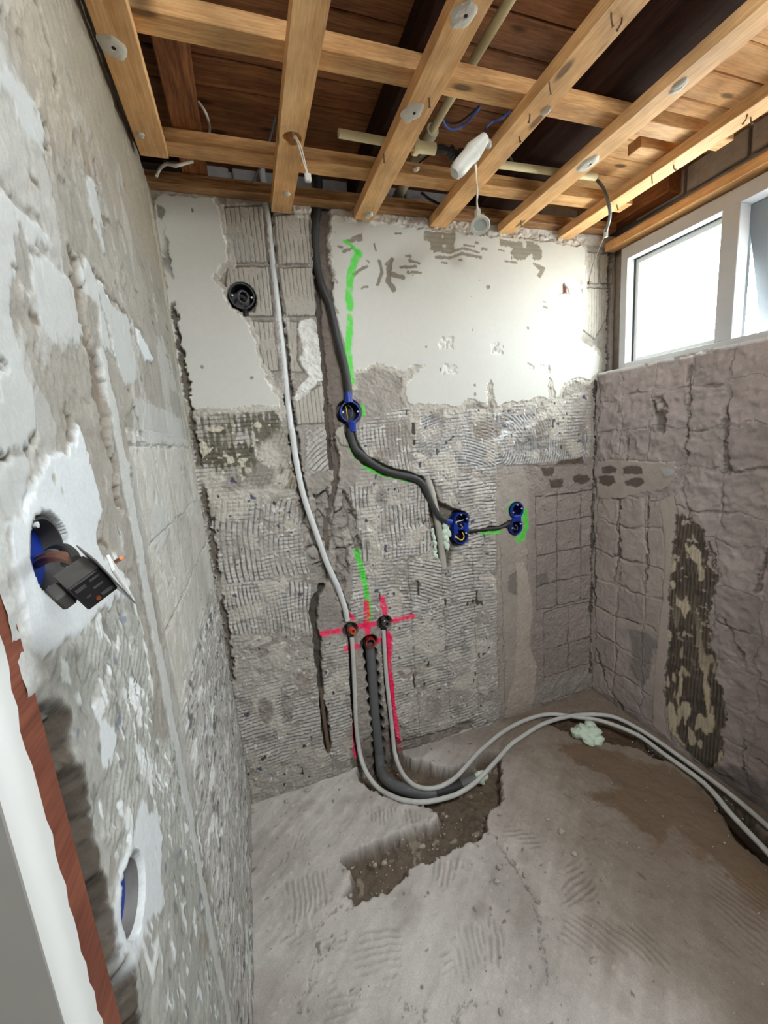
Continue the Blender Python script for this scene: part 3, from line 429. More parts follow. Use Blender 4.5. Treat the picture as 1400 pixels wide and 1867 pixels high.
M_DARKY = wood('dark_beam', rgb(66, 44, 36), rgb(44, 30, 26), 'Y', knots=False, rough=.9, spec=.08)
M_REDY = wood('brown_beam', rgb(184, 122, 74), rgb(120, 72, 42), 'Y')
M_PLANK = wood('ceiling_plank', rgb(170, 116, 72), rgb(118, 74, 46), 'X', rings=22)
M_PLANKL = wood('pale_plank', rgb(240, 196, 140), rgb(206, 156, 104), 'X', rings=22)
M_JAMBG2 = mat('shaded_jamb_grey', rgb(140, 137, 132), .6)  # jamb paint with the shade of its near face mixed in
M_JAMBW = wood('stripped_frame_wood', rgb(142, 84, 64), rgb(110, 60, 46), 'Y', knots=False)
M_WHITE = mat('white_paint', rgb(212, 214, 212), .45, bump=.08, bscale=60)
M_FRAMEG = mat('frame_paint', rgb(186, 188, 190), .5, bump=.1, bscale=90, var=.03)
M_PIPE = mat('white_pipe', rgb(214, 216, 216), .4, var=.05, vscale=40)
M_PIPEG = mat('dusty_pipe', rgb(196, 196, 192), .55, var=.08, vscale=60)
M_BLACK = mat('black_flex', rgb(52, 52, 52), .55, var=.15, vscale=80)
M_CABLE = mat('grey_cable', rgb(96, 98, 98), .5)
M_BLUE = mat('blue_plastic', rgb(20, 52, 150), .42, var=.08)
M_BLUED = mat('blue_plastic_shaded', rgb(9, 13, 46), .5)  # darker copy of the blue: shade inside the boxes put into the colour
M_GDUST = mat('plaster_dusted_wall', rgb(120, 118, 114), .8, bump=.4, bscale=150, var=.2)
M_BLKP = mat('black_plastic', rgb(24, 24, 28), .5)
M_DUST = mat('dusty_black', rgb(66, 64, 62), .7, var=.2, vscale=90)
M_DRAIN = mat('drain_grey', rgb(98, 100, 100), .5, var=.08)
M_RUBBER = mat('rubber', rgb(34, 34, 34), .6)
M_GREYP = mat('grey_tube', rgb(176, 172, 162), .6, var=.1)
M_RED = mat('red_brown_plastic', rgb(140, 44, 38), .45)
M_ORANGE = mat('orange_plastic', rgb(196, 78, 52), .45)
M_STEEL = mat('zinc', rgb(150, 150, 150), .35, metal=.9)
M_COPPER = mat('copper', rgb(190, 110, 70), .35, metal=.9)
M_IVORY = mat('ivory_conduit', rgb(232, 220, 174), .5, var=.05)
M_SLEEVE = mat('grey_sleeve', rgb(206, 196, 172), .6, var=.1, vscale=50)
M_LAMP = mat('lamp_white', rgb(206, 204, 195), .45)
M_FOAM = mat('mint_foam', rgb(206, 222, 204), .8, bump=.4, bscale=120)
M_PLAS = mat('plaster_dab', rgb(212, 205, 192), .85, bump=.6, bscale=160, var=.1, vscale=70)
M_RUST = mat('rust', rgb(110, 92, 76), .8, var=.25, vscale=120)
M_WIREW = mat('white_wire', rgb(220, 214, 200), .5); M_WIREY = mat('yellow_wire', rgb(226, 190, 70), .5); M_WIREB = mat('blue_wire', rgb(60, 84, 150), .5)
M_CHIP = mat('stone_chip', rgb(176, 168, 158), .9, var=.15, vscale=60)
M_PIT = mat('screw_hole', rgb(40, 30, 24), .9)
M_BARK = mat('bark', rgb(70, 62, 56), .9)
M_GREYBRICK = mat('grey_brick', rgb(166, 162, 158), .9, bump=.6, bscale=80, var=.15, vscale=40)
M_HALL = mat('hall_paint', rgb(200, 198, 192), .7)
M_JAMBG = mat('jamb_paint', rgb(224, 226, 224), .5)
M_SASH = mat('sash_paint', rgb(146, 152, 156), .5)
M_GLASS = bpy.data.materials.new('window_glass'); M_GLASS.use_nodes = True
_n = M_GLASS.node_tree; _n.nodes.remove(_n.nodes['Principled BSDF']); _t = _n.nodes.new('ShaderNodeBsdfTransparent'); _t.inputs[0].default_value = (.95, .975, .965, 1)
_g = _n.nodes.new('ShaderNodeBsdfGlossy'); _g.inputs['Roughness'].default_value = .02; _x = _n.nodes.new('ShaderNodeMixShader'); _x.inputs[0].default_value = .05
_n.links.new(_t.outputs[0], _x.inputs[1]); _n.links.new(_g.outputs[0], _x.inputs[2]); _n.links.new(_x.outputs[0], _n.nodes['Material Output'].inputs[0])
M_LENS = mat('lamp_glass', rgb(190, 196, 190), .12)

# ------------------------------------------------------------ surface engine: walls and floor as real relief
_rng = np.random.RandomState(11); _TAB = _rng.rand(256, 256)
def vnoise(u, v, f, seed):
    x = u*f+seed*17.31; y = v*f+seed*9.77
    xi = np.floor(x).astype(np.int64); yi = np.floor(y).astype(np.int64); fx = x-xi; fy = y-yi
    fx = fx*fx*(3-2*fx); fy = fy*fy*(3-2*fy)
    a = _TAB[xi & 255, yi & 255]; b = _TAB[(xi+1) & 255, yi & 255]; c = _TAB[xi & 255, (yi+1) & 255]; d = _TAB[(xi+1) & 255, (yi+1) & 255]
    return ((a*(1-fx)+b*fx)*(1-fy)+(c*(1-fx)+d*fx)*fy)*2-1
def fbm(u, v, f, octv=4, seed=0, gain=.5):
    s = 0; a = 1; t = 0
    for i in range(octv):
        s = s+a*vnoise(u, v, f*2.03**i, seed+i*3); t += a; a *= gain
    return s/t*1.6
def worley(u, v, f, seed):
    x, y = u*f, v*f; xi, yi = np.floor(x).astype(np.int64), np.floor(y).astype(np.int64)
    d1 = np.full(x.shape, 9.0); d2 = d1.copy(); rid = np.zeros(x.shape)
    for i in (-1, 0, 1):
        for j in (-1, 0, 1):
            cx, cy = xi+i, yi+j; px = cx+_TAB[(cx+seed) & 255, cy & 255]; py = cy+_TAB[cy & 255, (cx+seed+91) & 255]; d = np.hypot(px-x, py-y); r = _TAB[(cx+37) & 255, (cy+seed) & 255]
            n_ = d < d1; d2 = np.where(n_, d1, np.minimum(d2, d)); rid = np.where(n_, r, rid); d1 = np.minimum(d1, d)
    return d1, d2-d1, rid
def sstep(a, b, x):
    t = np.clip((x-a)/(b-a), 0, 1); return t*t*(3-2*t)
class Surf:
    def __init__(s, u0, u1, v0, v1, d, us=None):
        nu = int(round((u1-u0)/d))+1; nv = int(round((v1-v0)/d))+1
        s.u = np.linspace(u0, u1, nu) if us is None else us; s.v = np.linspace(v0, v1, nv); s.U, s.V = np.meshgrid(s.u, s.v, indexing='ij')
        s.H = np.zeros_like(s.U); s.C = np.zeros(s.U.shape+(4,)); s.C[..., 3] = .9; s.ID = np.zeros(s.U.shape, int)
        w = .004
        s.WU = s.U+w*fbm(s.U, s.V, 45, 3, 71)+.002*vnoise(s.U, s.V, 190, 5); s.WV = s.V+w*fbm(s.U, s.V, 45, 3, 83)+.002*vnoise(s.U, s.V, 190, 9)
    def win(s, pts, pad):
        p = np.array(pts); a = p.min(0)-pad; b = p.max(0)+pad
        i0, i1 = np.searchsorted(s.u, [a[0], b[0]]); j0, j1 = np.searchsorted(s.v, [a[1], b[1]])
        return slice(max(i0-1, 0), i1+1), slice(max(j0-1, 0), j1+1)
    def sd(s, pts, pad=.03, warp=1.0):
        """signed distance to a polygon, positive inside, with a ragged outline"""
        w = s.win(pts, pad); U = s.U[w]+(s.WU[w]-s.U[w])*warp; V = s.V[w]+(s.WV[w]-s.V[w])*warp
        d2 = np.full(U.shape, 1e9); ins = np.zeros(U.shape, bool); n = len(pts)
        for i in range(n):
            ax, ay = pts[i]; bx, by = pts[(i+1) % n]; ex, ey = bx-ax, by-ay; L = ex*ex+ey*ey+1e-12
            t = np.clip(((U-ax)*ex+(V-ay)*ey)/L, 0, 1); d2 = np.minimum(d2, (U-ax-t*ex)**2+(V-ay-t*ey)**2)
            if abs(ey) > 1e-12:
                c = ((ay > V) != (by > V)) & (U < ex*(V-ay)/ey+ax); ins ^= c
        d = np.sqrt(d2); return w, np.where(ins, d, -d)
    def ld(s, pts, pad=.03, warp=1.0):
        w = s.win(pts, pad); U = s.U[w]+(s.WU[w]-s.U[w])*warp; V = s.V[w]+(s.WV[w]-s.V[w])*warp
        d2 = np.full(U.shape, 1e9)
        if len(pts) == 1: d2 = (U-pts[0][0])**2+(V-pts[0][1])**2
        for i in range(len(pts)-1):
            ax, ay = pts[i]; bx, by = pts[i+1]; ex, ey = bx-ax, by-ay; L = ex*ex+ey*ey+1e-12
            t = np.clip(((U-ax)*ex+(V-ay)*ey)/L, 0, 1); d2 = np.minimum(d2, (U-ax-t*ex)**2+(V-ay-t*ey)**2)
        return w, np.sqrt(d2)
    def n(s, w, f, o=4, seed=0): return fbm(s.U[w], s.V[w], f, o, seed)
    def mix(s, w, m, c, rough=None):
        c = np.asarray(c, float)
        if c.ndim == 1: c = s2l(c)
        s.C[w][..., :3] = s.C[w][..., :3]*(1-m[..., None])+c*m[..., None]
        if rough is not None: s.C[w][..., 3] = s.C[w][..., 3]*(1-m)+rough*m
    def mul(s, w, m, k): s.C[w][..., :3] *= (1-m*(1-k))[..., None]
    def seth(s, w, m, h): s.H[w] = s.H[w]*(1-m)+h*m
    def comb(s, w, m, d, sp=.016, amp=.0022, c_hi=(168, 163, 152), c_lo=(122, 116, 105), seed=0, dust=.5):
        U, V = s.U[w], s.V[w]
        ph = .45*fbm(U, V, 7, 2, 31+seed)+.02*fbm(U, V, 60, 2, 33+seed)
        if isinstance(d, (list, tuple)): q = np.hypot(U-d[0], V-d[1])/sp+ph
        else:
            a = math.radians(d); q = (-math.sin(a)*U+math.cos(a)*V)/sp+ph
        rid = .5+.5*np.cos(2*math.pi*q); rid = sstep(.03, .34, rid)
        brk = sstep(-.75, -.25, fbm(U, V, 22, 3, 47+seed))
        s.H[w] += m*amp*(rid*(.35+.65*brk)-.3)
        k = np.clip(rid*(.45+.55*brk), 0, 1)
        c = s2l(c_lo)*(1-k[..., None])+s2l(c_hi)*k[..., None]
        c = c*(1+.14*fbm(U, V, 60, 3, 5+seed))[..., None]
        # imprint of the tile backs: a fine lattice
        lat = np.minimum(np.abs(((U/.0095) % 1)-.5), np.abs(((V/.0095) % 1)-.5)); c = c*(1-.07*sstep(.10, .02, lat))[..., None]
        s.mix(w, m*.92, c)
    def specks(s, w, m, f, thr, c, seed, dh=0.0, soft=.06, stretch=(1, 1)):
        n = fbm(s.U[w]*stretch[0], s.V[w]*stretch[1], f, 2, seed); t_ = np.quantile(n.ravel()[::17], 1-thr); k = sstep(t_-soft*.5, t_+soft*.5, n)*m
        s.mix(w, k, c); s.H[w] += k*dh
    def build(s, name, fmap, parent=None, back=.03, labels=None):
        """fmap(u, v, h) -> xyz; faces of each ID become one mesh (ID 0 the wall, the rest its bricks)"""
        X, Y, Z = fmap(s.U, s.V, s.H); co = np.stack([X, Y, Z], -1).reshape(-1, 3); nu, nv = s.U.shape
        i, j = np.meshgrid(np.arange(nu-1), np.arange(nv-1), indexing='ij'); a = (i*nv+j).ravel()
        quads = np.stack([a, a+nv, a+nv+1, a+1], -1)
        e1 = co[quads[0][1]]-co[quads[0][0]]; 
        fid = s.ID[:-1, :-1].ravel()
        P0 = np.array(fmap(np.array([s.u[0], s.u[1], s.u[0]]), np.array([s.v[0], s.v[0], s.v[1]]), np.zeros(3))).T
        nn = np.cross(P0[1]-P0[0], P0[2]-P0[0]); P1 = np.array(fmap(s.u[0], s.v[0], 1.0)).ravel()-P0[0]
        if nn @ P1 < 0: quads = quads[:, ::-1]
        s.C[..., :3] *= np.array([.985, 1.0, 1.035]); colr = s.C.reshape(-1, 4).astype(np.float32); root = None; hdir = P1
        for k in np.unique(fid):
            q = quads[fid == k]
            if len(q) < 12 and k: continue
            used = np.unique(q); remap = np.full(len(co), -1); remap[used] = np.arange(len(used)); v = co[used]; f = remap[q]; c = colr[used]
            nm = name if k == 0 else 'brick'
            if k:                                            # give the loose brick its thickness
                ed = np.concatenate([f[:, [0, 1]], f[:, [1, 2]], f[:, [2, 3]], f[:, [3, 0]]]); key = np.sort(ed, 1); _, inv, cnt = np.unique(key, axis=0, return_inverse=True, return_counts=True)
                be = ed[cnt[inv.ravel()] == 1]; bv = np.unique(be); m2 = np.full(len(v), -1); m2[bv] = np.arange(len(bv))+len(v)
                f = np.concatenate([f, np.stack([be[:, 1], be[:, 0], m2[be[:, 0]], m2[be[:, 1]]], -1)]); v = np.concatenate([v, v[bv]-hdir*.02]); c = np.concatenate([c, c[bv]])
            me = bpy.data.meshes.new(nm); me.vertices.add(len(v)); me.vertices.foreach_set('co', v.astype(np.float32).ravel())
            me.loops.add(f.size); me.loops.foreach_set('vertex_index', f.astype(np.int32).ravel()); me.polygons.add(len(f)); me.polygons.foreach_set('loop_start', np.arange(0, f.size, 4, dtype=np.int32))
            me.update(calc_edges=True); at = me.attributes.new('Col', 'FLOAT_COLOR', 'POINT'); at.data.foreach_set('color', c.ravel())
            me.materials.append(M_MAS); me.shade_smooth()
            o = bpy.data.objects.new(nm, me); col.objects.link(o)
            if k == 0: root = o
            else: o.parent = root
        return root
def grid_ids(s, w, us, vs, id0, joint=.004, depth=.006, jit=.004, seed=0, dark=.55, mask=None, vis=-9, bulge=.0, jag=1.0):
    """cut a block pattern: recessed joints and one ID per block"""
    U, V = s.U[w]+jag*(jit*fbm(s.U[w], s.V[w], 12, 3, 101+seed)+(s.WU[w]-s.U[w])*.5), s.V[w]+jag*(jit*fbm(s.U[w], s.V[w], 12, 3, 131+seed)+(s.WV[w]-s.V[w])*.5)
    us = np.array(sorted(us)); vs = np.array(sorted(vs)); ci = np.searchsorted(us, U)-1; cj = np.searchsorted(vs, V)-1
    ok = (ci >= 0) & (ci < len(us)-1) & (cj >= 0) & (cj < len(vs)-1)
    du = np.min(np.abs(U[..., None]-us), -1); dv = np.min(np.abs(V[..., None]-vs), -1); d = np.minimum(du, dv)
    if mask is not None: ok &= mask
    rnd = np.random.RandomState(50+seed); hh = rnd.uniform(-1, 1, (len(us), len(vs))); cc = rnd.uniform(.92, 1.08, (len(us), len(vs)))
    cci = np.clip(ci, 0, len(us)-1); ccj = np.clip(cj, 0, len(vs)-1)
    wd_ = joint*(1+.8*fbm(U, V, 25, 3, 7+seed)); inb = sstep(wd_*.5, wd_*1.6, d)
    okf = ok.astype(float); jv = (1-inb)*(sstep(vis-.35, vis+.35, fbm(U, V, 9, 3, 77+seed)) if vis > -9 else 1)
    s.H[w] += okf*(bulge*hh[cci, ccj]*inb-depth*jv)
    s.C[w][..., :3] *= (1-okf*jv*(1-dark))[..., None]*(1+okf*(cc[cci, ccj]-1)*inb)[..., None]
    s.ID[w] = np.where(ok & (inb > .3), id0+cci*len(vs)+ccj, s.ID[w])
    return id0+len(us)*len(vs)+1

# ============================================================ end wall (y = 0)
s = Surf(-0.03, 1.83, -.13, 2.187, .0022); A = (slice(None), slice(None))
n1 = s.n(A, 7, 5, 1); n2 = s.n(A, 38, 4, 2)
s.C[..., :3] = s2l((158, 150, 140))*(1+.10*n1+.10*n2)[..., None]
s.H = .0030*n2+.002*n1+.0015*s.n(A, 120, 2, 3)
w, d = s.sd(T['smooth_mid']); m = sstep(-.004, .01, d); s.mix(w, m*.8, s2l((166, 156, 144))*(1+.08*s.n(w, 25, 4, 8))[..., None]); s.H[w] *= 1-.5*m
# bare ribbed blocks, each a brick
bid = 1
for i in range(8):
    for nm in (['rib%d' % i] + (['ribR%d' % i] if i < 3 else [])):
        w, d = s.sd(T[nm], warp=.5); m = sstep(0, .004, d)
        q = s.U[w]/.0148+.25*(s.V[w]-1.5)+.12*s.n(w, 20, 2, 4+i); g = np.abs((q % 1)-.5)*2
        gv = sstep(.80, .93, g)*sstep(-.5, -.2, s.n(w, 16, 3, 20+i))
        s.mix(w, m*.9, s2l((180, 173, 160))*(1+.06*s.n(w, 50, 3, 9))[..., None]); s.seth(w, m*.7, .002)
        s.mul(w, m*gv, .50); s.H[w] -= m*gv*.0022
        s.H[w] -= .004*sstep(.006, 0, np.abs(d)); s.mul(w, sstep(.004, 0, np.abs(d)), .6)
        s.ID[w] = np.where(d > .001, bid, s.ID[w]); bid += 1
# tile adhesive
for nm, sd_ in (('adhA', 1), ('adhB', 2), ('adhC', 3), ('adhD', 4), ('adhE', 5)):
    w, d = s.sd(T[nm]); m = sstep(-.003, .004, d)*sstep(-.62, -.45, s.n(w, 12, 4, 40+sd_)); s.mix(w, m, s2l((176, 169, 157))*(1+.10*s.n(w, 18, 4, 90+sd_)+.06*s.n(w, 90, 3, 91))[..., None])
    s.H[w] += m*.003
    s.comb(w, m*(.25+.75*sstep(-.35, .25, s.n(w, 8, 3, 44+sd_))), 0 if nm != 'adhE' else 40, seed=sd_, sp=.0145, c_hi=(190, 185, 178), c_lo=(120, 113, 105))
    s.ID[w] = np.where(m > .3, 0, s.ID[w])
for i, (pp, dr) in enumerate(T['zones']):
    w, d = s.sd(pp, warp=1.5); m = sstep(-.002, .003, d); m = m*(.30+.70*sstep(-.45, .15, s.n(w, 9, 3, 140+i)))
    dark = i in (0, 1); blue = i in (8, 9)
    s.comb(w, m, dr, seed=10+i, amp=.0032, sp=(.0165, .015, .018, .014, .0155, .016, .0175, .0145, .0125, .013, .0155, .015, .016)[i], c_hi=(150, 142, 122) if dark else (186, 184, 180) if blue else (194, 189, 181), c_lo=(108, 100, 82) if dark else (104, 100, 97) if blue else (112, 105, 97))
# flecks of dust, tile glaze and paint in the adhesive
for nm in ('adhA', 'adhB', 'adhC'):
    w, d = s.sd(T[nm]); m = sstep(0, .006, d)
    s.specks(w, m, 7, .13, (190, 183, 171), 69, .0012, .25); s.specks(w, m, 15, .09, (190, 182, 170), 70, .0015, .2); s.specks(w, m, 9, .05, (152, 144, 134), 68, 0, .4); s.specks(w, m, 60, .022, (210, 205, 196), 71, .002); s.specks(w, m, 44, .007, (92, 94, 106), 72, -.002, .08)
    s.specks(w, m, 40, .006, (84, 78, 70), 73, -.004, .05, (1, .5))
w, d = s.sd(T['adhA_dark'], .03, 2.0); m = sstep(-.008, .02, d)*sstep(-.30, .05, s.n(w, 16, 4, 61)+.25*np.cos(s.U[w]*2*math.pi/.021)); s.mix(w, m*.85, s2l((92, 86, 70))*(1+.12*s.n(w, 60, 3, 2))[..., None]); s.specks(w, sstep(0, .01, d), 26, .10, (196, 188, 168), 62, .003); s.specks(w, sstep(0, .01, d), 60, .03, (196, 190, 176), 63, .002)
w, d = s.sd(T['blueish'], .05); m = sstep(-.05, .06, d); s.specks(w, m, 34, .10, (106, 112, 132), 76, -.001, .1, (.7, 1.3)); s.specks(w, m, 42, .14, (218, 217, 214), 77, .002, .1, (.6, 1.4)); s.specks(w, m, 80, .08, (214, 213, 210), 79, .0015, .1, (.6, 1.3)); s.specks(w, m, 16, .25, (128, 124, 118), 78, 0, .5)
for a in T['zones'][:1]: pass
# vertical tile joints still printed in the adhesive
for u in (.60, .745, .90, 1.05, 1.2, 1.345):
    w, d = s.ld([[u, 0.05], [u-.004, .9]], warp=1.6); s.mul(w, sstep(.004, .001, d)*.8, .6); s.H[w] -= .0015*sstep(.003, .001, d)
for v in (.30, .45, .60, .75, .9, 1.2):
    w, d = s.ld([[.68, v], [1.3, v+.004]], warp=1.6); s.mul(w, sstep(.004, .001, d)*sstep(-.2, .2, s.n(w, 8, 2, 5)), .7)
# tile-sized blocks in the far corner
w = s.win([[1.34, .12], [1.75, 1.23]], 0)
m = sstep(1.33, 1.37, s.U[w]+.02*s.n(w, 9, 3, 5))*(s.V[w] > .1); s.mix(w, m*.85, s2l((152, 140, 131))*(1+.07*s.n(w, 40, 3, 6))[..., None])
fine = np.cos(s.V[w]*2*math.pi/.006+1.5*s.n(w, 15, 2, 3)); s.H[w] += m*.0005*fine; s.mul(w, m*(fine > .3), .95)
w = s.win([[1.39, .517], [1.736, 1.075]], .01); bid = grid_ids(s, w, (1.39, 1.512, 1.654, 1.725), (.517, .645, .796, .943, 1.075, 1.20), bid, joint=.0028, depth=.005, dark=.5, seed=3)
w = s.win([[1.42, .03], [1.736, .517]], .01); bid = grid_ids(s, w, (1.43, 1.583, 1.725), (.152, .30, .505), bid, joint=.004, depth=.006, seed=4, bulge=.003)
for i in range(1, 5):
    w, d = s.sd(T['darkpatch%d' % i]); s.mix(w, sstep(-.002, .006, d), (98, 88, 78)); s.ID[w] = np.where(d > 0, s.ID[w], s.ID[w])
for nm, c in (('darkpatch0', (124, 118, 110)), ('paleband', (182, 170, 156)), ('greypatch5', (120, 114, 106))):
    w, d = s.sd(T[nm]); s.mix(w, .85*sstep(-.003, .006, d), s2l(c)*(1+.06*s.n(w, 50, 3, 8))[..., None]); s.H[w] += .002*sstep(-.002, .004, d)
w, d = s.sd(T['damp']); m = sstep(-.01, .01, d); s.mix(w, m*.8, (78, 70, 62)); s.H[w] -= .02*m
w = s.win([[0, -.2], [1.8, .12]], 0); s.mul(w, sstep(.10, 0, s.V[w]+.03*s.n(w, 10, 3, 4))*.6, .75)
# trowelled patches, chalk lump
w, d = s.sd(T['skimpatch']); m = sstep(-.002, .006, d); s.mix(w, m*.85, s2l((172, 168, 158))*(1+.07*s.n(w, 60, 3, 3))[..., None]); s.H[w] += .002*m; s.ID[w] = np.where(d > 0, 0, s.ID[w])
w, d = s.sd(T['whitelump']); m = sstep(-.002, .004, d); s.mix(w, m, s2l((220, 218, 208))*(1+.06*s.n(w, 40, 3, 3))[..., None]); s.H[w] += m*(.006+.005*s.n(w, 30, 4, 6)); s.ID[w] = np.where(d > -.002, 0, s.ID[w])
# the painted plaster that is left
for nm, sd_ in (('plaster1', 1), ('plaster2', 2)):
    w, d = s.sd(T[nm], .06, 1.4)
    und = sstep(-.022, -.012, d+.010*s.n(w, 30, 4, 80+sd_)); s.mix(w, und*.75, s2l((196, 188, 174))*(1+.10*s.n(w, 90, 3, 81))[..., None]); s.H[w] = s.H[w]*(1-und)+und*(.004+.002*s.n(w, 70, 3, 8)); s.ID[w] = np.where(und > .4, 0, s.ID[w])
    m = sstep(-.001, .0025, d); s.mix(w, m, s2l((203, 200, 190))*(1+.02*s.n(w, 5, 3, 4)+.012*s.n(w, 80, 2, 5))[..., None], .6)
    s.seth(w, m, .0085+.0008*s.n(w, 6, 3, 6)); s.mix(w, sstep(.004, .0015, np.abs(d-.001))*sstep(-.1, .3, s.n(w, 30, 2, 9))*.7, (236, 233, 222))
    s.specks(w, sstep(.01, .02, d), 26, .002, (150, 142, 128), 84+sd_, -.0015, .03)
w = s.win([[.43, 2.10], [1.83, 2.19]], 0); m = sstep(2.142, 2.150, s.V[w]+.006*s.n(w, 26, 3, 3)); s.mix(w, m*.85, s2l((212, 206, 196))*(1+.10*s.n(w, 45, 4, 2))[..., None], .9); s.H[w] += m*.0035*s.n(w, 40, 4, 1)
for i in range(5):
    w, d = s.sd(T['flake%d' % i]); m = sstep(-.001, .0015, d)*sstep(-.75, -.6, s.n(w, 30, 3, 12)); s.mix(w, m, s2l((146, 138, 123))*(1+.06*s.n(w, 60, 2, 3)+.07*np.cos(s.V[w]*2*math.pi/.016))[..., None], .9); s.H[w] -= .0009*m
for i in range(40):
    for nm, hw in (('fstroke%d' % i, .0046), ('fstrokeb%d' % i, .0038)):
        if nm in T:
            hw2 = {'fstroke0': .0058, 'fstroke1': .0046, 'fstroke13': .011, 'fstroke14': .009, 'fstroke15': .008, 'fstroke11': .006, 'fstroke10': .006, 'fstroke9': .006, 'fstrokeb1': .007, 'fstrokeb3': .006}.get(nm, hw)
            w, d = s.ld(T[nm], warp=.6); m = sstep(hw2, hw2-.0015, d+.0015*s.n(w, 60, 2, 3)); s.mix(w, m, (145, 137, 123), .9); s.H[w] -= .0009*m
for i in range(5):
    w, d = s.sd(T['chip%d' % i]); m = sstep(-.003, .003, d)*sstep(-.3, .0, s.n(w, 50, 3, 13)); s.mix(w, m*.7, (222, 218, 206)); s.H[w] += m*(-.004+.003*s.n(w, 90, 3, 5))
w, d = s.sd(T['redhole']); m = sstep(-.001, .002, d); s.mix(w, m, (206, 190, 176)); s.H[w] -= .004*m; k = m*sstep(.012, .004, np.abs(s.U[w]-T['redhole'][1][0]-.006)); s.mix(w, k, (120, 78, 70)); s.H[w] -= .006*k
# chases, slots and core holes
def cut(m, dep, c=(112, 102, 92), w=None, rough=.004, seed=0, ragged=True):
    s.seth(w, m, -dep+rough*s.n(w, 45, 3, seed)); s.mix(w, m, s2l(c)*(1+.12*s.n(w, 40, 4, seed+1))[..., None], .95); s.ID[w] = np.where(m > .25, 0, s.ID[w])
for nm, dep, c in (('chase_cond', .016, (132, 121, 110)), ('chase_pipe', .024, (126, 117, 107)), ('chase_cond_deep', .03, (100, 90, 82))):
    if nm == 'chase_cond_deep':
        w, d = s.ld(T[nm]); cut(sstep(.011, .008, d), dep, c, w, seed=3)
    else:
        w, d = s.sd(T[nm], .03, 1.6); rim = sstep(-.016, -.003, d+.012*s.n(w, 26, 3, 14))*sstep(-.25, .25, s.n(w, 12, 3, 15)); s.mix(w, rim*.7, s2l((196, 189, 177))*(1+.12*s.n(w, 70, 3, 16))[..., None]); s.H[w] += rim*.004*s.n(w, 50, 3, 17); cut(sstep(-.001, .003, d), dep, c, w, .005, seed=4)
w, d = s.sd(T['rubble'], .04, 2.0); m = sstep(-.004, .008, d); wu, wv = s.U[w]+.012*s.n(w, 14, 3, 30), s.V[w]+.012*s.n(w, 14, 3, 33); a1, b1, r1 = worley(wu, wv*.55, 20, 5); a2, b2, r2 = worley(wu, wv, 52, 9)
s.H[w] = s.H[w]*(1-m)+m*(-.030+.034*r1+.008*r2-.006*sstep(.16, .02, b1)-.012*a1+.008*s.n(w, 38, 4, 31)); s.mix(w, m*.85, s2l((164, 156, 146))*((.80+.34*r1)*(1-.30*sstep(.14, .02, b1))*(1+.18*s.n(w, 30, 4, 32)))[..., None])
w, d = s.ld(T['crack_mid']); cut(sstep(.010, .006, d+.005*s.n(w, 20, 3, 4)), .024, (112, 102, 92), w)
w, d = s.ld(T['slot_old']); cut(sstep(.015, .011, d+.006*s.n(w, 26, 3, 5)), .030, (92, 86, 78), w)
w, d = s.ld(T['slot_hot'], warp=.5); cut(sstep(.013, .011, d), .030, (64, 58, 55), w)
w, d = s.ld(T['slot_cold'], warp=.3); cut(sstep(.0125, .0105, d), .030, (68, 62, 59), w)
pts = T['slot_drain']; dr = [np.array(p) for p in pts]; tot = 0
L = [0]
for a, b in zip(dr[:-1], dr[1:]): L.append(L[-1]+np.linalg.norm(b-a))
k = .0
while k < L[-1]:
    i = np.searchsorted(L, k, 'right')-1; f_ = (k-L[i])/(L[i+1]-L[i]); p = dr[i]+(dr[i+1]-dr[i])*f_
    w, d = s.ld([list(p)], .06, .25); cut(sstep(.035, .0325, d), .052, (62, 58, 54), w, .001); k += .0545
for nm, r_, dep in (('hole_hot', .0335, .034), ('hole_cold', .0335, .034), ('hole_drain', .036, .052)):
    w, d = s.ld(T[nm], .06, .12); cut(sstep(r_, r_-.002, d), dep, (92, 87, 82), w, .001)
w, d = s.sd(T['slot_grey']); cut(sstep(-.002, .004, d), .030, (130, 120, 108), w, .007, 8)
w, d = s.ld(T['slot_cond2'], warp=.6); cut(sstep(.021, .016, d), .022, (126, 116, 108), w)
w, d = s.ld(T['slot_cableAB']); cut(sstep(.011, .008, d), .012, (96, 88, 82), w)
w, d = s.sd(T['recess_black']); m = sstep(-.002, .006, d); cut(m*.9, .010, (126, 116, 104), w, .004, 9)
for nm, r_, dep in (('hole_black', .043, .06), ('hole_box', .046, .05), ('hole_A', .040, .05), ('hole_B', .037, .05)):
    for p in T[nm]:
        w, d = s.ld([p], .08, .15); cut(sstep(r_+.002, r_, d), dep, (96, 90, 84), w, .001)
w, d = s.ld([[.010, 2.2], [.012, 1.6], [.014, .95], [.010, .55]], .03, 2.0); cut(sstep(.010, .005, d)*sstep(-.5, -.1, s.n(w, 5, 3, 7)), .014, (120, 111, 98), w)
w, d = s.ld([[1.728, .1], [1.73, 1.0], [1.735, 1.58]], .03, 2.0); cut(sstep(.010, .005, d+.006*s.n(w, 7, 3, 3)), .012, (90, 82, 74), w)
w, d = s.ld([[1.80, 1.62], [1.80, 2.12]], .03, 2.0); cut(sstep(.012, .006, d), .018, (96, 92, 86), w)
# lower edge of the wall is broken away behind the floor recess
w, d = s.sd([[.40, -.2], [.42, .10], [.60, .16], [.64, .07], [.80, .05], [1.02, .06], [1.03, -.2]], .03, 2.0); m = sstep(-.004, .012, d); s.H[w] = s.H[w]*(1-m)+m*np.minimum(s.H[w], -.012+.010*s.n(w, 30, 4, 6)); s.mix(w, m*.6, s2l((118, 106, 94))*(1+.15*s.n(w, 30, 3, 4))[..., None])
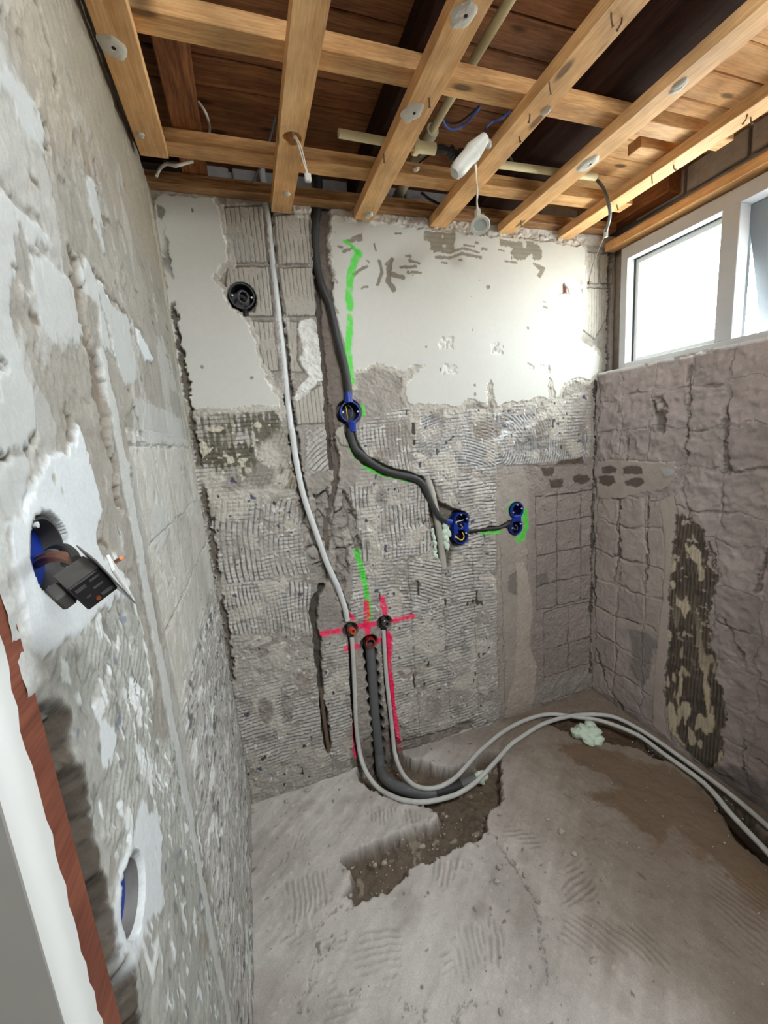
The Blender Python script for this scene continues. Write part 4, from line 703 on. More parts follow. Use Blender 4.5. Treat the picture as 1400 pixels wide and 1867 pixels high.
# sprayed setting-out marks
for key, c in (('green', (74, 214, 60)), ('pink', (250, 42, 98))):
    for pp, hw in T[key]:
        w, d = s.ld(pp, .05, .8); soft = .6+.4*s.n(w, 60, 3, 8)
        m = np.clip(sstep(hw*1.35, hw*.75, d)*1.0, 0, 1)*np.clip(soft+.45, 0, 1)*.88
        if hw in (.014, .020, .008) and key == 'green': m *= .75
        if hw == .014: m *= .3
        m = m*(s.H[w] > -.018); s.mix(w, m, c)
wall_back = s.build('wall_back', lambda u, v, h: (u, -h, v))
tag(wall_back, 'rear wall with white plaster above and combed tile adhesive below', 'wall', kind='structure')
bb = MB(); bb.box(-.2, 1.95, .065, .11, -.3, 2.187).build('wall_core', M_GREYBRICK, wall_back, 0)

# ============================================================ left wall (x = 0)
s = Surf(-1.170, 0.0, -.06, 2.32, .0033, np.concatenate([np.arange(-1.170, -.86, .0016), np.arange(-.86, -.60, .0024), np.arange(-.60, -.0015, .0036), [0.0]]))
n1 = s.n(A, 5, 5, 1); n2 = s.n(A, 30, 4, 2)
s.C[..., :3] = s2l((158, 152, 141))*(1+.07*n1+.07*n2)[..., None]; s.H = .0014*n2+.002*n1+.0008*s.n(A, 110, 2, 3)
pl = fbm(s.U*1.5+.02*n2, s.V*.8, 5, 6, 201); m = sstep(.02, .05, pl); s.mix(A, m*.8, s2l((176, 174, 166))*(1+.04*s.n(A, 40, 3, 6))[..., None], .8); s.H += m*.0013
pl2 = fbm(s.U*1.2, s.V*1.1, 9, 5, 222); m = sstep(.42, .46, pl2); s.mix(A, m*.75, s2l((148, 142, 132))*(1+.08*s.n(A, 50, 3, 7))[..., None]); s.H -= m*.0020
s.specks(A, np.ones(s.U.shape), 30, .012, (122, 112, 98), 203, -.002, .12, (.55, 1.3)); s.specks(A, sstep(-.1, .3, n1), 75, .045, (140, 132, 120), 204, -.0012, .2, (.5, 1.2)); s.specks(A, np.ones(s.U.shape), 9, .05, (138, 128, 114), 205, -.0015, .12, (1.5, .5))
up_ = sstep(1.75, 1.95, s.V+.1*n1); s.mix(A, up_*.75, (164, 153, 134))
for nm, dr_, ch, cl in (('ladh', 35, (176, 175, 166), (146, 145, 136)), ('ladh2', 4, (176, 172, 162), (144, 140, 132)), ('ladh3', 70, (184, 180, 168), (158, 153, 142))):
    w, d = s.sd(T[nm]); m = sstep(-.003, .006, d)*sstep(-.7, -.5, s.n(w, 10, 4, 40)); s.H[w] += m*.0015; s.mix(w, m, s2l(((np.array(ch)+np.array(cl))/2))*(1+.10*s.n(w, 26, 4, 41)+.08*s.n(w, 120, 3, 42))[..., None])
    s.comb(w, m*sstep(.05, .45, s.n(w, 7, 3, 43+dr_)), dr_, sp=.012, amp=.0011, c_hi=ch, c_lo=cl, seed=20)
    s.specks(w, m, 30, .06, (214, 216, 212), 50, .0008, .12, (1.5, .5)); s.specks(w, m, 70, .09, (212, 214, 210), 51, .0006, .15, (1.4, .5)); s.specks(w, m, 80, .06, (132, 130, 124), 53, -.0005, .2, (1.4, .5)); s.specks(w, m, 40, .012, (124, 126, 136), 52, -.001, .08)
w = s.win([[-.80, .05], [0, 1.0]], 0); m = sstep(-.81, -.77, s.U[w]+.01*s.n(w, 9, 3, 4))*sstep(1.02, .92, s.V[w]+.05*s.n(w, 6, 3, 5)); s.comb(w, m*.9, 2, sp=.015, amp=.0018, c_hi=(186, 182, 174), c_lo=(146, 142, 134), seed=23); s.specks(w, m, 60, .10, (206, 206, 202), 56, .0006, .2, (.5, 1.2)); s.specks(w, m, 70, .08, (122, 120, 116), 57, -.0006, .2, (.5, 1.2))
s.specks(w, m, 26, .10, (212, 212, 206), 54, .0007, .15, (.6, 1.2)); s.specks(w, m, 30, .04, (110, 108, 108), 55, -.001, .08, (.6, 1.2))
w = s.win([[-.80, .93], [0.0, 1.43]], .01); m = sstep(-.80, -.76, s.U[w])*sstep(.93, .98, s.V[w])*sstep(1.75, 1.5, s.V[w]); s.mix(w, m*.6, s2l((198, 195, 184))*(1+.06*s.n(w, 25, 3, 5))[..., None]); s.H[w] -= m*.002
bidl = grid_ids(s, w, (-.775, -.63, -.485, -.335, -.18, -.04), (.945, 1.095, 1.25, 1.415, 1.56), 1, joint=.0028, depth=.004, dark=.80, seed=6, bulge=.0015, vis=.30)
for nm in ('lp_a', 'lp_b', 'lp_c', 'lp_d', 'lp_g', 'lp_h', 'lp_f', 'lp_f2', 'lp_k', 'lp_l', 'lp_i', 'lp_e', 'lp_j'):
    w, d = s.sd(T[nm], .03, 1.6); m = sstep(-.001, .003, d); hi = nm in ('lp_e', 'lp_j', 'lp_i', 'lp_h')
    if nm in ('lp_k', 'lp_l'): m = m*.6
    s.mix(w, m*.92, s2l((214, 217, 216) if hi else (188, 189, 184))*(1+.025*s.n(w, 20, 3, 4))[..., None], .7); s.H[w] = s.H[w]*(1-m*.75)+m*.75*(.0035 if hi else .0022)
    s.specks(w, m, 45, .010, (176, 170, 158), 86, -.001, .05)
# smooth plaster strip over an old chase
w, d = s.ld([[-.826, 1.53], [-.833, 1.38], [-.838, 1.15], [-.845, .9], [-.853, .6], [-.858, .02]], .05, 1.2); m = sstep(.020, .015, d+.003*s.n(w, 18, 3, 9)); s.mix(w, m*.85, s2l((196, 196, 190))*(1+.05*s.n(w, 30, 3, 4))[..., None], .8); s.seth(w, m*.9, .0022); s.mul(w, sstep(.006, .001, np.abs(d-.021))*.7, .75); s.ID[w] = np.where(d < .02, 0, s.ID[w])
s.mul(w, sstep(.01, .0, np.abs(d-.03))*.3, .8)
w, d = s.ld(T['lchase'], .05, 2.0); m = sstep(.020, .014, d+.006*s.n(w, 16, 3, 4)); s.seth(w, m, -.007+.002*s.n(w, 40, 3, 6)); s.mix(w, m, s2l((128, 117, 103))*(1+.1*s.n(w, 40, 3, 5))[..., None])
for pp, hw in T['lcracks']:
    w, d = s.ld(pp, .03, 2.2); m = sstep(hw, hw*.5, d+.003*s.n(w, 25, 3, 4)); s.H[w] -= m*.005; s.mix(w, m*.9, (118, 107, 92))
w, d = s.ld([[-.010, 2.3], [-.012, 1.6], [-.012, .9], [-.010, .55]], .03, 2.0); m = sstep(.010, .005, d)*sstep(-.5, -.1, s.n(w, 5, 3, 7)); s.seth(w, m, -.012); s.mix(w, m, (128, 118, 104))
w, d = s.ld([[-.055, 2.2], [-.05, 1.6], [-.045, 1.1]], .04, 1.2); m = sstep(.030, .024, d); s.mix(w, m*.5, (196, 188, 166)); s.mul(w, sstep(.004, .001, np.abs(d-.026)), .75)
# broken edge beside the door frame
w = s.win([[-1.17, 1.2], [-1.13, 2.5]], 0); s.mix(w, sstep(-1.145, -1.155, s.U[w])*sstep(1.2, 1.26, s.V[w])*.7, (206, 206, 200))
w = s.win([[-1.171, -.2], [-1.08, 1.26]], 0); lim = -1.146+.016*fbm(s.V[w]*0+3.1, s.V[w], 11, 4, 17)+.004*s.n(w, 40, 3, 18); vz = sstep(1.235, 1.19, s.V[w]); a1, b1, r1 = worley(s.U[w]+.004*s.n(w, 60, 3, 8), s.V[w]*.7, 48, 3); q_ = s.U[w]-lim+.006*(r1-.5); m = sstep(.014, -.008, q_)*vz; mc = sstep(.017, .011, q_+.003*s.n(w, 60, 3, 19))*vz
s.H[w] = s.H[w]*(1-m)+m*(-.032+.016*r1-.012*a1+.004*s.n(w, 90, 3, 20)); s.mix(w, mc*.97, s2l((90, 81, 70))*((.65+.5*r1)*(1-.4*sstep(.12, .02, b1))*(1+.15*s.n(w, 50, 3, 5)))[..., None])
for key, r_ in (('boxL', .036), ('boxL2', .0345)):
    p = T[key][0][1:]; w, d = s.ld([p], .08, .1); m = sstep(r_+.001, r_-.001, d); s.seth(w, m, -.026); s.mix(w, m, (120, 116, 108)); s.mix(w, sstep(.06, .042, d+.012*s.n(w, 20, 3, 4))*(1-m), (214, 217, 216), .7)
m = sstep(2.198, 2.204, s.V+.010*s.n(A, 14, 3, 300)); s.seth(A, m, -.075); s.mix(A, m, (70, 62, 54))  # recessed gap above the wall top, its shade put into the dark colour
wall_left = s.build('wall_left', lambda u, v, h: (h, u, v))
tag(wall_left, 'long left wall of patched pale plaster beside the stripped door frame', 'wall', kind='structure')
MB().box(-.12, -.07, -1.17, .1, -.3, 2.5).build('wall_core', M_GREYBRICK, wall_left, 0)

# ============================================================ right wall (x = W), up to the sill
s = Surf(-1.20, 0.0, -.13, 1.612, .0043)
n1 = s.n(A, 6, 5, 1); n2 = s.n(A, 24, 5, 2)
s.C[..., :3] = s2l((170, 158, 152))*(1+.08*n1+.11*n2)[..., None]
rough_ = np.clip(sstep(.9, 1.2, s.V+.05*n1)+sstep(-.40, -.46, s.U+.02*n2), 0, 1)
s.H = (.0015+.0042*rough_)*n2+.0022*rough_*s.n(A, 60, 4, 12)+.004*rough_*n1+.0012*s.n(A, 90, 3, 3)
w, d = s.sd(T['radh'], .05, 1.8); mA = sstep(-.003, .004, d)
w2, d2 = s.sd(T['rband'], .03); w3, d3 = s.sd(T['rpatch'], .03)
free = np.ones(s.U.shape, bool); free[w] &= ~(d > 0); free[w2] &= ~(d2 > 0); free[w3] &= ~(d3 > 0)
wl = s.win([[-.40, .43], [0, 1.06]], 0); ml = sstep(-.40, -.37, s.U[wl]); s.mix(wl, ml*.6, s2l((182, 170, 158))*(1+.06*s.n(wl, 30, 3, 4))[..., None])
fine = np.cos(s.V[wl]*2*math.pi/.009+1.5*s.n(wl, 15, 2, 3)); s.mul(wl, ml*(fine > .2), .93)
grid_ids(s, A, (-1.20, -1.12, -.98, -.84, -.70, -.556, -.418, -.278, -.138, -.012), (.03, .17, .33, .48, .63, .775, .925, 1.045, 1.2, 1.345, 1.49, 1.62), 1, joint=.0034, depth=.0048, jit=.018, dark=.78, seed=9, bulge=.0016, vis=.22, mask=free)
w3, d3 = s.sd(T['rpatch'], .03); m = sstep(-.002, .004, d3); s.mix(w3, m*.9, s2l((176, 165, 154))*(1+.05*s.n(w3, 30, 3, 4))[..., None]); s.seth(w3, m*.8, .005)
for i in range(4):
    w4, d4 = s.sd(T['rdark%d' % i]); m = sstep(-.001, .003, d4); s.mix(w4, m*.9, (96, 86, 78)); s.H[w4] -= .002*m
w4, d4 = s.sd(T['rpad']); m = sstep(-.001, .003, d4); s.mix(w4, m, (176, 174, 172)); s.H[w4] += .003*m
m = sstep(-.003, .006, d2); s.mix(w2, m*.85, s2l((182, 170, 158))*(1+.05*s.n(w2, 24, 3, 4))[..., None]); s.seth(w2, m*.7, .004)
s.H[w] = s.H[w]*(1-mA*.6)+mA*.6*-.002
s.comb(w, mA, 90, sp=.0135, amp=.003, c_hi=(100, 90, 78), c_lo=(60, 53, 45), seed=30)
low = sstep(.75, .25, s.V[w]); s.specks(w, mA, 24, .12, (196, 182, 158), 33, .002, .1, (1.5, .55)); s.specks(w, mA*low, 17, .24, (198, 184, 158), 34, .002, .12, (1.9, .5)); s.specks(w, mA*(1-low), 60, .07, (176, 164, 146), 35, .002, .1)
w4, d4 = s.sd(T['rgrey']); m = sstep(-.002, .006, d4); s.mix(w4, m*.8, s2l((132, 126, 120))*(1+.05*s.n(w4, 24, 3, 4))[..., None])
w4, d4 = s.sd(T['rhole']); m = sstep(-.002, .004, d4)*sstep(-.5, -.1, s.n(w4, 30, 3, 4)); s.mix(w4, m*.85, (112, 102, 96)); s.H[w4] -= .007*m
w4, d4 = s.sd(T['rdkA']); s.mix(w4, sstep(-.001, .004, d4)*.8, (118, 108, 98))
for pp, hw in T['rcracks']:
    w4, d4 = s.ld(pp, .03, 2.0); m = sstep(hw*1.15, hw*.3, d4+.004*s.n(w4, 20, 3, 4)); s.H[w4] -= m*.006; s.mix(w4, m*.75, (108, 98, 90))
w4, d4 = s.sd(T['rdamp'], .05, 3); m = sstep(-.03, .03, d4); s.mul(w4, m, .5)
w4 = s.win([[-1.2, 1.55], [0, 1.62]], 0); m = sstep(1.598, 1.606, s.V[w4]+.006*s.n(w4, 20, 3, 3)); s.mix(w4, m*.9, (222, 222, 218))
wall_right = s.build('wall_right', lambda u, v, h: (W-h, u, v))
tag(wall_right, 'rough block wall below the strip window', 'wall', kind='structure')
MB().box(W+.045, W+.19, -1.30, .1, -.3, 1.611).box(W+.006, W+.06, -1.2, .0, 1.575, 1.6115).box(1.885, 1.96, -1.30, .1, 2.107, 2.60).box(W+.12, W+.19, -1.30, -1.06, 1.61, 2.11).box(W+.10, W+.19, -.071, .1, 1.611, 2.107).build('wall_core', M_GREYBRICK, wall_right, 0)

# ============================================================ floor (z = 0)
s = Surf(-.03, 1.79, -1.33, 0.02, .0041)
n1 = s.n(A, 4, 5, 1); n2 = s.n(A, 26, 4, 2)
s.C[..., :3] = s2l((198, 191, 182))*(1+.08*n1+.06*n2+.05*s.n(A, 90, 3, 9))[..., None]; s.H = .0025*n2+.006*n1+.0008*s.n(A, 120, 2, 3)
for i, (pp, dr_) in enumerate(T['fzones']):
    w, d = s.sd(pp, .03, 3.0); m = sstep(-.002, .012, d)*sstep(-.6, -.2, s.n(w, 14, 3, 60+i)); q_ = .0165
    U, V = s.U[w], s.V[w]; ph = .5*fbm(U, V, 9, 3, 31+i)
    q = np.hypot(U-dr_[0], V-dr_[1])/q_+ph if isinstance(dr_, list) else (-math.sin(math.radians(dr_))*U+math.cos(math.radians(dr_))*V)/q_+ph
    rd = sstep(.45, .9, .5+.5*np.cos(2*math.pi*q)); s.H[w] -= m*.0042*rd; s.mul(w, m*rd, .74)
s.mix(A, sstep(-.1, .6, s.n(A, 3.2, 4, 21))*.45, (206, 201, 194)); s.mix(A, sstep(.25, .7, s.n(A, 7, 4, 22))*.35, (140, 130, 119))
a_ = math.radians(38); st_ = fbm(s.U*math.cos(a_)+s.V*math.sin(a_), (-s.U*math.sin(a_)+s.V*math.cos(a_))*9, 5, 4, 501); s.C[..., :3] *= (1+.10*st_)[..., None]; s.H += .0012*st_
w, d = s.sd(T['mortarpath'], .03, 2.0); m = sstep(-.004, .012, d); s.mix(w, m*.5, (172, 166, 158)); s.H[w] -= .002*m
for pp, hw in T['fcracks']:
    w, d = s.ld(pp, .03, 3.0); m = sstep(hw, hw*.3, d); s.H[w] -= .005*m; s.mul(w, m, .55)
s.specks(A, np.ones(s.U.shape), 46, .004, (140, 130, 118), 90, -.002, .06); s.specks(A, np.ones(s.U.shape), 55, .008, (206, 198, 186), 91, .002, .05)
w, d = s.sd(T['wet'], .06, 3.0); m = sstep(-.006, .010, d+.012*s.n(w, 10, 4, 3)); s.mix(w, m*.88, s2l((104, 80, 58))*(1+.15*s.n(w, 9, 4, 5)+.1*s.n(w, 60, 3, 6))[..., None], .42)
for nm in ('wet2', 'wet3'):
    w, d = s.sd(T[nm], .06, 3.0); m = sstep(-.015, .015, d); s.mix(w, m*.8, (118, 88, 60), .6)
w = s.win([[.4, -1.33], [1.8, 0]], 0); m = sstep(.55, 1.35, s.U[w]+.12*s.n(w, 5, 3, 8)); s.mix(w, m*.85, (116, 98, 80))
for nm, dep, c in (('trench', .060, (100, 84, 68)), ('hole', .05, (88, 70, 54)), ('ditch', .07, (58, 46, 37))):
    w, d = s.sd(T[nm], .05, 2.2); m = sstep(-.004, .011 if nm == 'trench' else .02, d+.005*s.n(w, 24, 3, 11))
    s.H[w] = s.H[w]*(1-m)+m*(-dep+.008*s.n(w, 18, 4, 5)+.004*s.n(w, 60, 3, 6)); s.mix(w, m*.92, s2l(c)*(1+.16*s.n(w, 16, 4, 7)+.1*s.n(w, 70, 3, 8))[..., None], .9)
    if nm == 'trench': s.specks(w, m, 34, .06, (150, 138, 122), 92, .004, .1)
fl = s.build('floor', lambda u, v, h: (u, v, h))
tag(fl, 'bare concrete floor with comb scratches and a dug trench', 'floor', kind='structure')
MB().box(-.5, 2.0, -3.0, -1.329, -.12, -.004).box(-.1, 1.9, -1.33, .1, -.16, -.13).build('subfloor', M_GREYBRICK, fl, 0)

# ============================================================ hall behind the camera and the door frame on the left
wf = MB().box(1.3, 1.95, -1.33, -1.215, -.12, 2.62).box(-.5, .86, -1.33, -1.215, 2.46, 2.62).build('wall_front', M_HALL, None, 0)
tag(wf, 'plain painted partition around the doorway behind the viewer', 'wall', kind='structure')
hw = MB().box(-.56, -.5, -3.0, -1.215, -.1, 2.6).box(2.0, 2.06, -3.0, -1.2, -.1, 2.6).box(-.56, 2.06, -3.06, -3.0, -.1, 2.6).box(-.56, 2.06, -3.06, -1.3, 2.5, 2.56).build('wall_hall', M_HALL, None, 0)
tag(hw, 'painted hall walls behind the viewer', 'wall', kind='structure')
hl = bpy.data.lights.new('fill_light', 'AREA'); hlo = bpy.data.objects.new('fill_light', hl); col.objects.link(hlo)
hl.shape = 'DISK'; hl.size = .6; hl.energy = FILL; hl.color = (.92, .97, 1.0); hlo.location = (.75, -1.9, 2.42); hlo.rotation_euler = Vector((-.05, 1.0, -.75)).to_track_quat('-Z', 'Y').to_euler()  # unseen fill light added behind the camera to lift the shaded walls
door = empty('door_1', (0, -1.18, 0), 'white door frame at the left edge with a bare brown wood edge', 'door frame', kind='structure')
b = MB(); n = 60; zz = np.linspace(-.12, 2.2, n)
b.box(-.035, .0, -1.196, -1.160, -.12, 2.2)
b.build('bare_edge', M_JAMBW, door)['label'] = 'brown stripped wood edge of the frame'
b = MB(); rnd = random.Random(3)
prof = [(.0035, -1.189), (.004, -1.200), (.003, -1.207), (-.002, -1.2125), (-.006, -1.214)]
n = 160; zs = np.linspace(-.12, 2.2, n)
for z in zs:
    jag = rnd.uniform(-.0022, .0022)+.0015*math.sin(z*40)-.004*(1.26-z)/.35*.3
    for k, (x, y) in enumerate(prof): b.v.append((x, y+(jag if k == 0 else 0)+.006*(z-1.26)/.35*.35, z))
m_ = len(prof)
for i in range(n-1):
    for k in range(m_-1): b.f.append((i*m_+k, i*m_+k+1, (i+1)*m_+k+1, (i+1)*m_+k))
b.build('painted_jamb', M_JAMBG, door, 60)
MB().box(-.5, -.004, -1.2165, -1.2118, -.12, 2.2).build('shaded_jamb_face', M_JAMBG2, door, 0)  # shade on the jamb's near face put in as a darker grey
MB().box(-.5, -.035, -1.2115, -1.175, -.12, 2.2).box(-.034, -.002, -1.2115, -1.196, -.12, 2.2).build('jamb_core', M_JAMBG, door, 0)

# ============================================================ window
win = empty('window_1', (1.80, -.5, 1.612), 'fixed pane of the white strip window, nearest the rear wall', 'window', kind='structure')
X0, X1 = W+.05, 1.93
def stick(name, x0, x1, y0, y1, z0, z1, m=M_FRAMEG, p=win, ch=.0015): return MB().box(x0, x1, y0, y1, z0, z1, ch=ch).build(name, m, p, 20)
stick('window_stile', X0, X1, -.102, -.071, 1.612, 2.105)
stick('window_stile', X0, X1, -.97, -.915, 1.612, 2.105)
MB().box(X0, W+.102, -.514, -.459, 1.637, 2.056, ch=.0015).build('window_mullion', M_FRAMEG, win, 20); MB().box(W+.102, W+.150, -.494, -.459, 1.637, 2.056).build('outer_mullion', mat('dimmed_frame', rgb(112, 119, 122), .6), win, 20)  # outer part in darker grey, put in to tone down the daylight on it
stick('window_rail', X0, X1, -.915, -.102, 2.056, 2.105)
stick('window_rail', X0, X1, -.915, -.102, 1.612, 1.637)
for (y0, y1, z0, z1) in ((-.120, -.105, 1.64, 2.053), (-.456, -.441, 1.64, 2.053), (-.441, -.120, 2.034, 2.053), (-.441, -.120, 1.64, 1.656)):
    stick('glazing_bead', W+.095, W+.125, y0, y1, z0, z1, M_WHITE)
g = MB().box(W+.128, W+.132, -.459, -.102, 1.637, 2.056).build('pane', M_GLASS, win, 0)
gk = MB().box(W+.088, W+.094, -.1045, -.1022, 1.638, 2.055).box(W+.088, W+.094, -.459, -.102, 2.0535, 2.0558).build('gasket', M_RUBBER, win, 0)
w2 = empty('window_2', (1.84, -.71, 2.05), 'top hung white sash tilted open outward at the right edge', 'window', kind='structure')
Ms = Matrix.Translation((W+.108, 0, 2.054)) @ Matrix.Rotation(math.radians(-17), 4, 'Y')
for (y0, y1, z0, z1, nm) in ((-.610, -.498, -.430, 0, 'sash_stile'), (-.912, -.80, -.430, 0, 'sash_stile'), (-.80, -.610, -.085, 0, 'sash_rail'), (-.80, -.610, -.430, -.33, 'sash_rail')):
    MB().box(0, .040, y0, y1, z0, z1, M=Ms, ch=.002).build(nm, M_SASH, w2, 20)
MB().box(.016, .020, -.80, -.61, -.33, -.085, M=Ms).build('pane', M_GLASS, w2, 0)

# ============================================================ ceiling: deck, planks
ce = MB().box(-.3, 2.05, -1.35, .25, 2.334, 2.37).build('ceiling', M_DARKY, None, 0)
tag(ce, 'board ceiling above the exposed beams', 'ceiling', kind='structure')
y = .10; k = 0
while y > -1.32:
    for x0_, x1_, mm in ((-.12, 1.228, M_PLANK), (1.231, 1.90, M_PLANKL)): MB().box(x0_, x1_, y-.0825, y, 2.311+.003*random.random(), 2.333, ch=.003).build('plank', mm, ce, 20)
    y -= .086
ub = MB().box(-.2, 1.95, .085, .14, 2.188, 2.47).build('wall_upper', M_GREYBRICK, wall_back, 0)
x = -.02; i = 0
while x < 1.8:
    for r_ in range(2): MB().box(x+(.06 if r_ % 2 else 0), x+.195+(.06 if r_ % 2 else 0), .066-.004*random.random(), .09, 2.192+r_*.075, 2.255+r_*.075, ch=.004).build('brick', M_GREYBRICK, wall_back, 20)
    x += .207
y = -.02
while y > -1.2:
    for r_ in range(2): MB().box(1.866-.004*random.random(), 1.89, y-.195-(.05 if r_ % 2 else 0), y-(.05 if r_ % 2 else 0), 2.125+r_*.095, 2.21+r_*.095, ch=.004).build('brick', M_GREYBRICK, wall_right, 20)
    y -= .207
MB().box(-.1, -.02, -1.3, .1, 2.25, 2.47).build('wall_upper', M_GREYBRICK, wall_left, 0)
# main beams
for (x0, x1, m, lab) in ((.098, .170, M_REDY, 'brown roof beam above the left corner, split along its edge'), (.635, .735, M_DARKY, 'dark roof beam above the batten with two round plaster dabs'), (1.115, 1.34, M_DARKY, 'wide dark roof beam right of the dangling spotlight'), (1.795, 1.862, M_REDY, 'reddish beam end just above the window, by the rear wall')):
    tag(MB().box(x0, x1, -.26 if x0 > 1.7 else -1.3, .062, 2.224, 2.309, ch=.003).build('roof_beam', m, None, 20), lab, 'beam', 'roof beams')
# cross battens
def cross(x0, x1, y0, y1, z0, z1, m, lab): return tag(MB().box(x0, x1, y0, y1, z0, z1, ch=.0015).build('cross_batten', m, None, 20), lab, 'batten', 'cross battens under the roof beams')
cross(-.015, 1.79, -.042, .003, 2.188, 2.222, M_PLATE, 'weathered timber batten lying along the top of the rear wall')
X2 = cross(.065, 1.665, -.222, -.165, 2.187, 2.222, M_PINEX, 'cross batten just in front of the rear wall, below the white cable')
cross(.07, 1.665, -.557, -.507, 2.187, 2.222, M_PINEX, 'cross batten nearest the viewer, across the middle of the ceiling')
cross(1.40, 1.60, -.470, -.425, 2.190, 2.222, M_PINEX, 'short offcut batten beside the window end of the middle cross batten')
# joists
def drilled(x0, x1, y0, y1, z0, z1, c, r):
    b = MB(); b.box(x0, x1, y0, c[1]-.034, z0, z1); b.box(x0, x1, c[1]+.034, y1, z0, z1)
    n = 24; ring = []
    for z in (z0, z1):
        row = []
        for k in range(n):
            a = 2*math.pi*k/n; dx, dy = math.cos(a), math.sin(a)
            hx = (x1-c[0]) if dx > 0 else (c[0]-x0); t = min(hx/abs(dx) if abs(dx) > 1e-6 else 9, .034/abs(dy) if abs(dy) > 1e-6 else 9)
            i0 = len(b.v); b.v.append((c[0]+r*dx, c[1]+r*dy, z)); b.v.append((c[0]+t*dx, c[1]+t*dy, z)); row.append((i0, i0+1))
        ring.append(row)
    for k in range(n):
        k2 = (k+1) % n; A0, A1 = ring[0][k], ring[0][k2]; B0, B1 = ring[1][k], ring[1][k2]
        b.f += [(A0[0], A0[1], A1[1], A1[0]), (B0[0], B1[0], B1[1], B0[1]), (A0[0], A1[0], B1[0], B0[0]), (A0[1], B0[1], B1[1], A1[1])]
    return b
JO = {}
Z0, Z1 = 2.1555, 2.186
for key, x0, x1, ye, lab in (('A', .013, .079, -.2, 'short timber batten hugging the left wall with a plaster dab'), ('B', .350, .414, 0, 'timber batten with a drilled round hole and hanging wire'), ('C', .631, .699, 0, 'timber batten carrying two large round plaster dabs'), ('D', .921, .990, 0, 'timber batten with bent nails right behind the dangling spotlight'), ('E', 1.217, 1.283, 0, 'timber batten with grey plaster dabs above the cable end near the window'), ('F', 1.508, 1.574, 0, 'narrow timber batten with nails, second from the window')):
    hb = T['holeB'][0]
    b = drilled(x0, x1, -1.3, ye-.008, Z0, Z1, (x0+.032, hb[1]), .0243) if key == 'B' else MB().box(x0, x1, -1.3, ye-.008, Z0, Z1, ch=.0015)
    JO[key] = tag(b.build('timber_batten', M_PINE, None, 20), lab, 'batten', 'lower timber battens running to the rear wall')
JO['G'] = tag(MB().box(1.757, 1.812, -1.2, -.012, 2.118, 2.150, ch=.0015).build('timber_batten', M_PINE, None, 20), 'timber batten running along the top of the window frame', 'batten', 'lower timber battens running to the rear wall')
JO['X2'] = X2
def dab(x, y, z, r, seed):
    rnd = random.Random(seed); b = MB(); n = 22; M = 5
    for i in range(M+1):
        t = i/M
        for k in range(n):
            a = 2*math.pi*k/n; q = 1+.13*math.sin(2*a+seed)+.08*math.sin(5*a+seed*2)+rnd.uniform(-.05, .05)
            h = -.0015-.0045*(1-t)**.7-.0012*rnd.random() if i < M else .0005
            cx = .25*r*(1-t)
            b.v.append((x+cx*.3+r*q*t*math.cos(a)*.92, y-cx+r*1.25*q*t*math.sin(a), z+h+(.0035 if i == 0 else 0)))
    for i in range(M):
        for k in range(n):
            k2 = (k+1) % n; b.f.append((i*n+k, i*n+k2, (i+1)*n+k2, (i+1)*n+k))
    return b
for i, (j, x, y, r) in enumerate(T['dabs']):
    z = 2.187 if j == 'X2' else Z0
    d_ = dab(x, y, z, max(r, .009), i+1).build('plaster_dab', M_PLAS, JO[j], 60)
    if r > .02: MB().lathe([(.0001, -.0001), (.0035, 0), (.0035, .004)], axisM((x+.002, y-.25*r, z-.0062), (0, 0, 1)), 10).build('screw_hole', M_PIT, d_, 0)
for i, (j, x, y) in enumerate(T['nails']):
    if j == 'F': x = min(max(x, 1.515), 1.567)
    rnd = random.Random(i); dx, dy = rnd.uniform(-.010, .010), rnd.uniform(-.012, .006)
    MB().tube([(x, y, Z0+.002), (x+dx*.2, y+dy*.2, Z0-.009), (x+dx, y+dy, Z0-.018)], .0017, 6).lathe([(.0001, 0), (.0028, 0), (.0028, .001), (.0001, .001)], axisM((x+dx, y+dy, Z0-.018), (dx, dy, -.012)), 8).build('nail', M_RUST, JO[j], 30)

# ============================================================ conduits, lamp and cables in the ceiling
def tube_thing(name, label, cat, path, r, m, group=None, seg=12, sub=5, hollow=False):
    b = MB().tube(path, r, seg, True, sub); o = b.build(name, m, None, 50); tag(o, label, cat, group); return o
cy = T['condY']; P_ = [(cy[0][0], -1.25, cy[0][2])]+cy
iv = tube_thing('conduit_pipe', 'long ivory conduit running above the batten with plaster dabs', 'pipe', [(.815, -1.25, 2.27), (.81, -.6, 2.27), (.806, -.36, 2.27), (.808, -.28, 2.27)], .0115, M_IVORY)
sv = [(.808, -.29, 2.27), (.81, -.2, 2.268), (.812, -.1, 2.266), (.818, .062, 2.262)]
tube_thing('pipe_sleeve', 'thick dusty grey sleeve pipe pushed over the end of the ivory conduit', 'pipe', sv, .0185, M_SLEEVE)
def pipe_hollow(path, r, m, name, label, cat, group=None):
    a, c = Vector(path[0]), Vector(path[-1]); L_ = (c-a).length
    return tag(MB().lathe([(r, 0), (r, L_), (r*.78, L_), (r*.78, L_-.03), (r*.78, .03), (r*.78, 0)], axisM(a, c-a), 16, True).build(name, m, None, 40), label, cat, group)
pipe_hollow([T['condX1'][0], T['condX1'][-1]], .0105, M_IVORY, 'conduit_pipe', 'ivory conduit with an open cut end, left of the plaster-dabbed batten', 'pipe')
cpl = empty('conduit_coupling', T['condX2'][0], 'pale yellow conduit coupling with a ring, crossing under the grey sleeve', 'coupling')
a, c = Vector(T['condX2'][0]), Vector(T['condX2'][1])
MB().lathe([(.0145, -.004), (.0145, (c-a).length), (.010, (c-a).length), (.010, -.004)], axisM(a, c-a), 16, True).build('socket', M_IVORY, cpl)
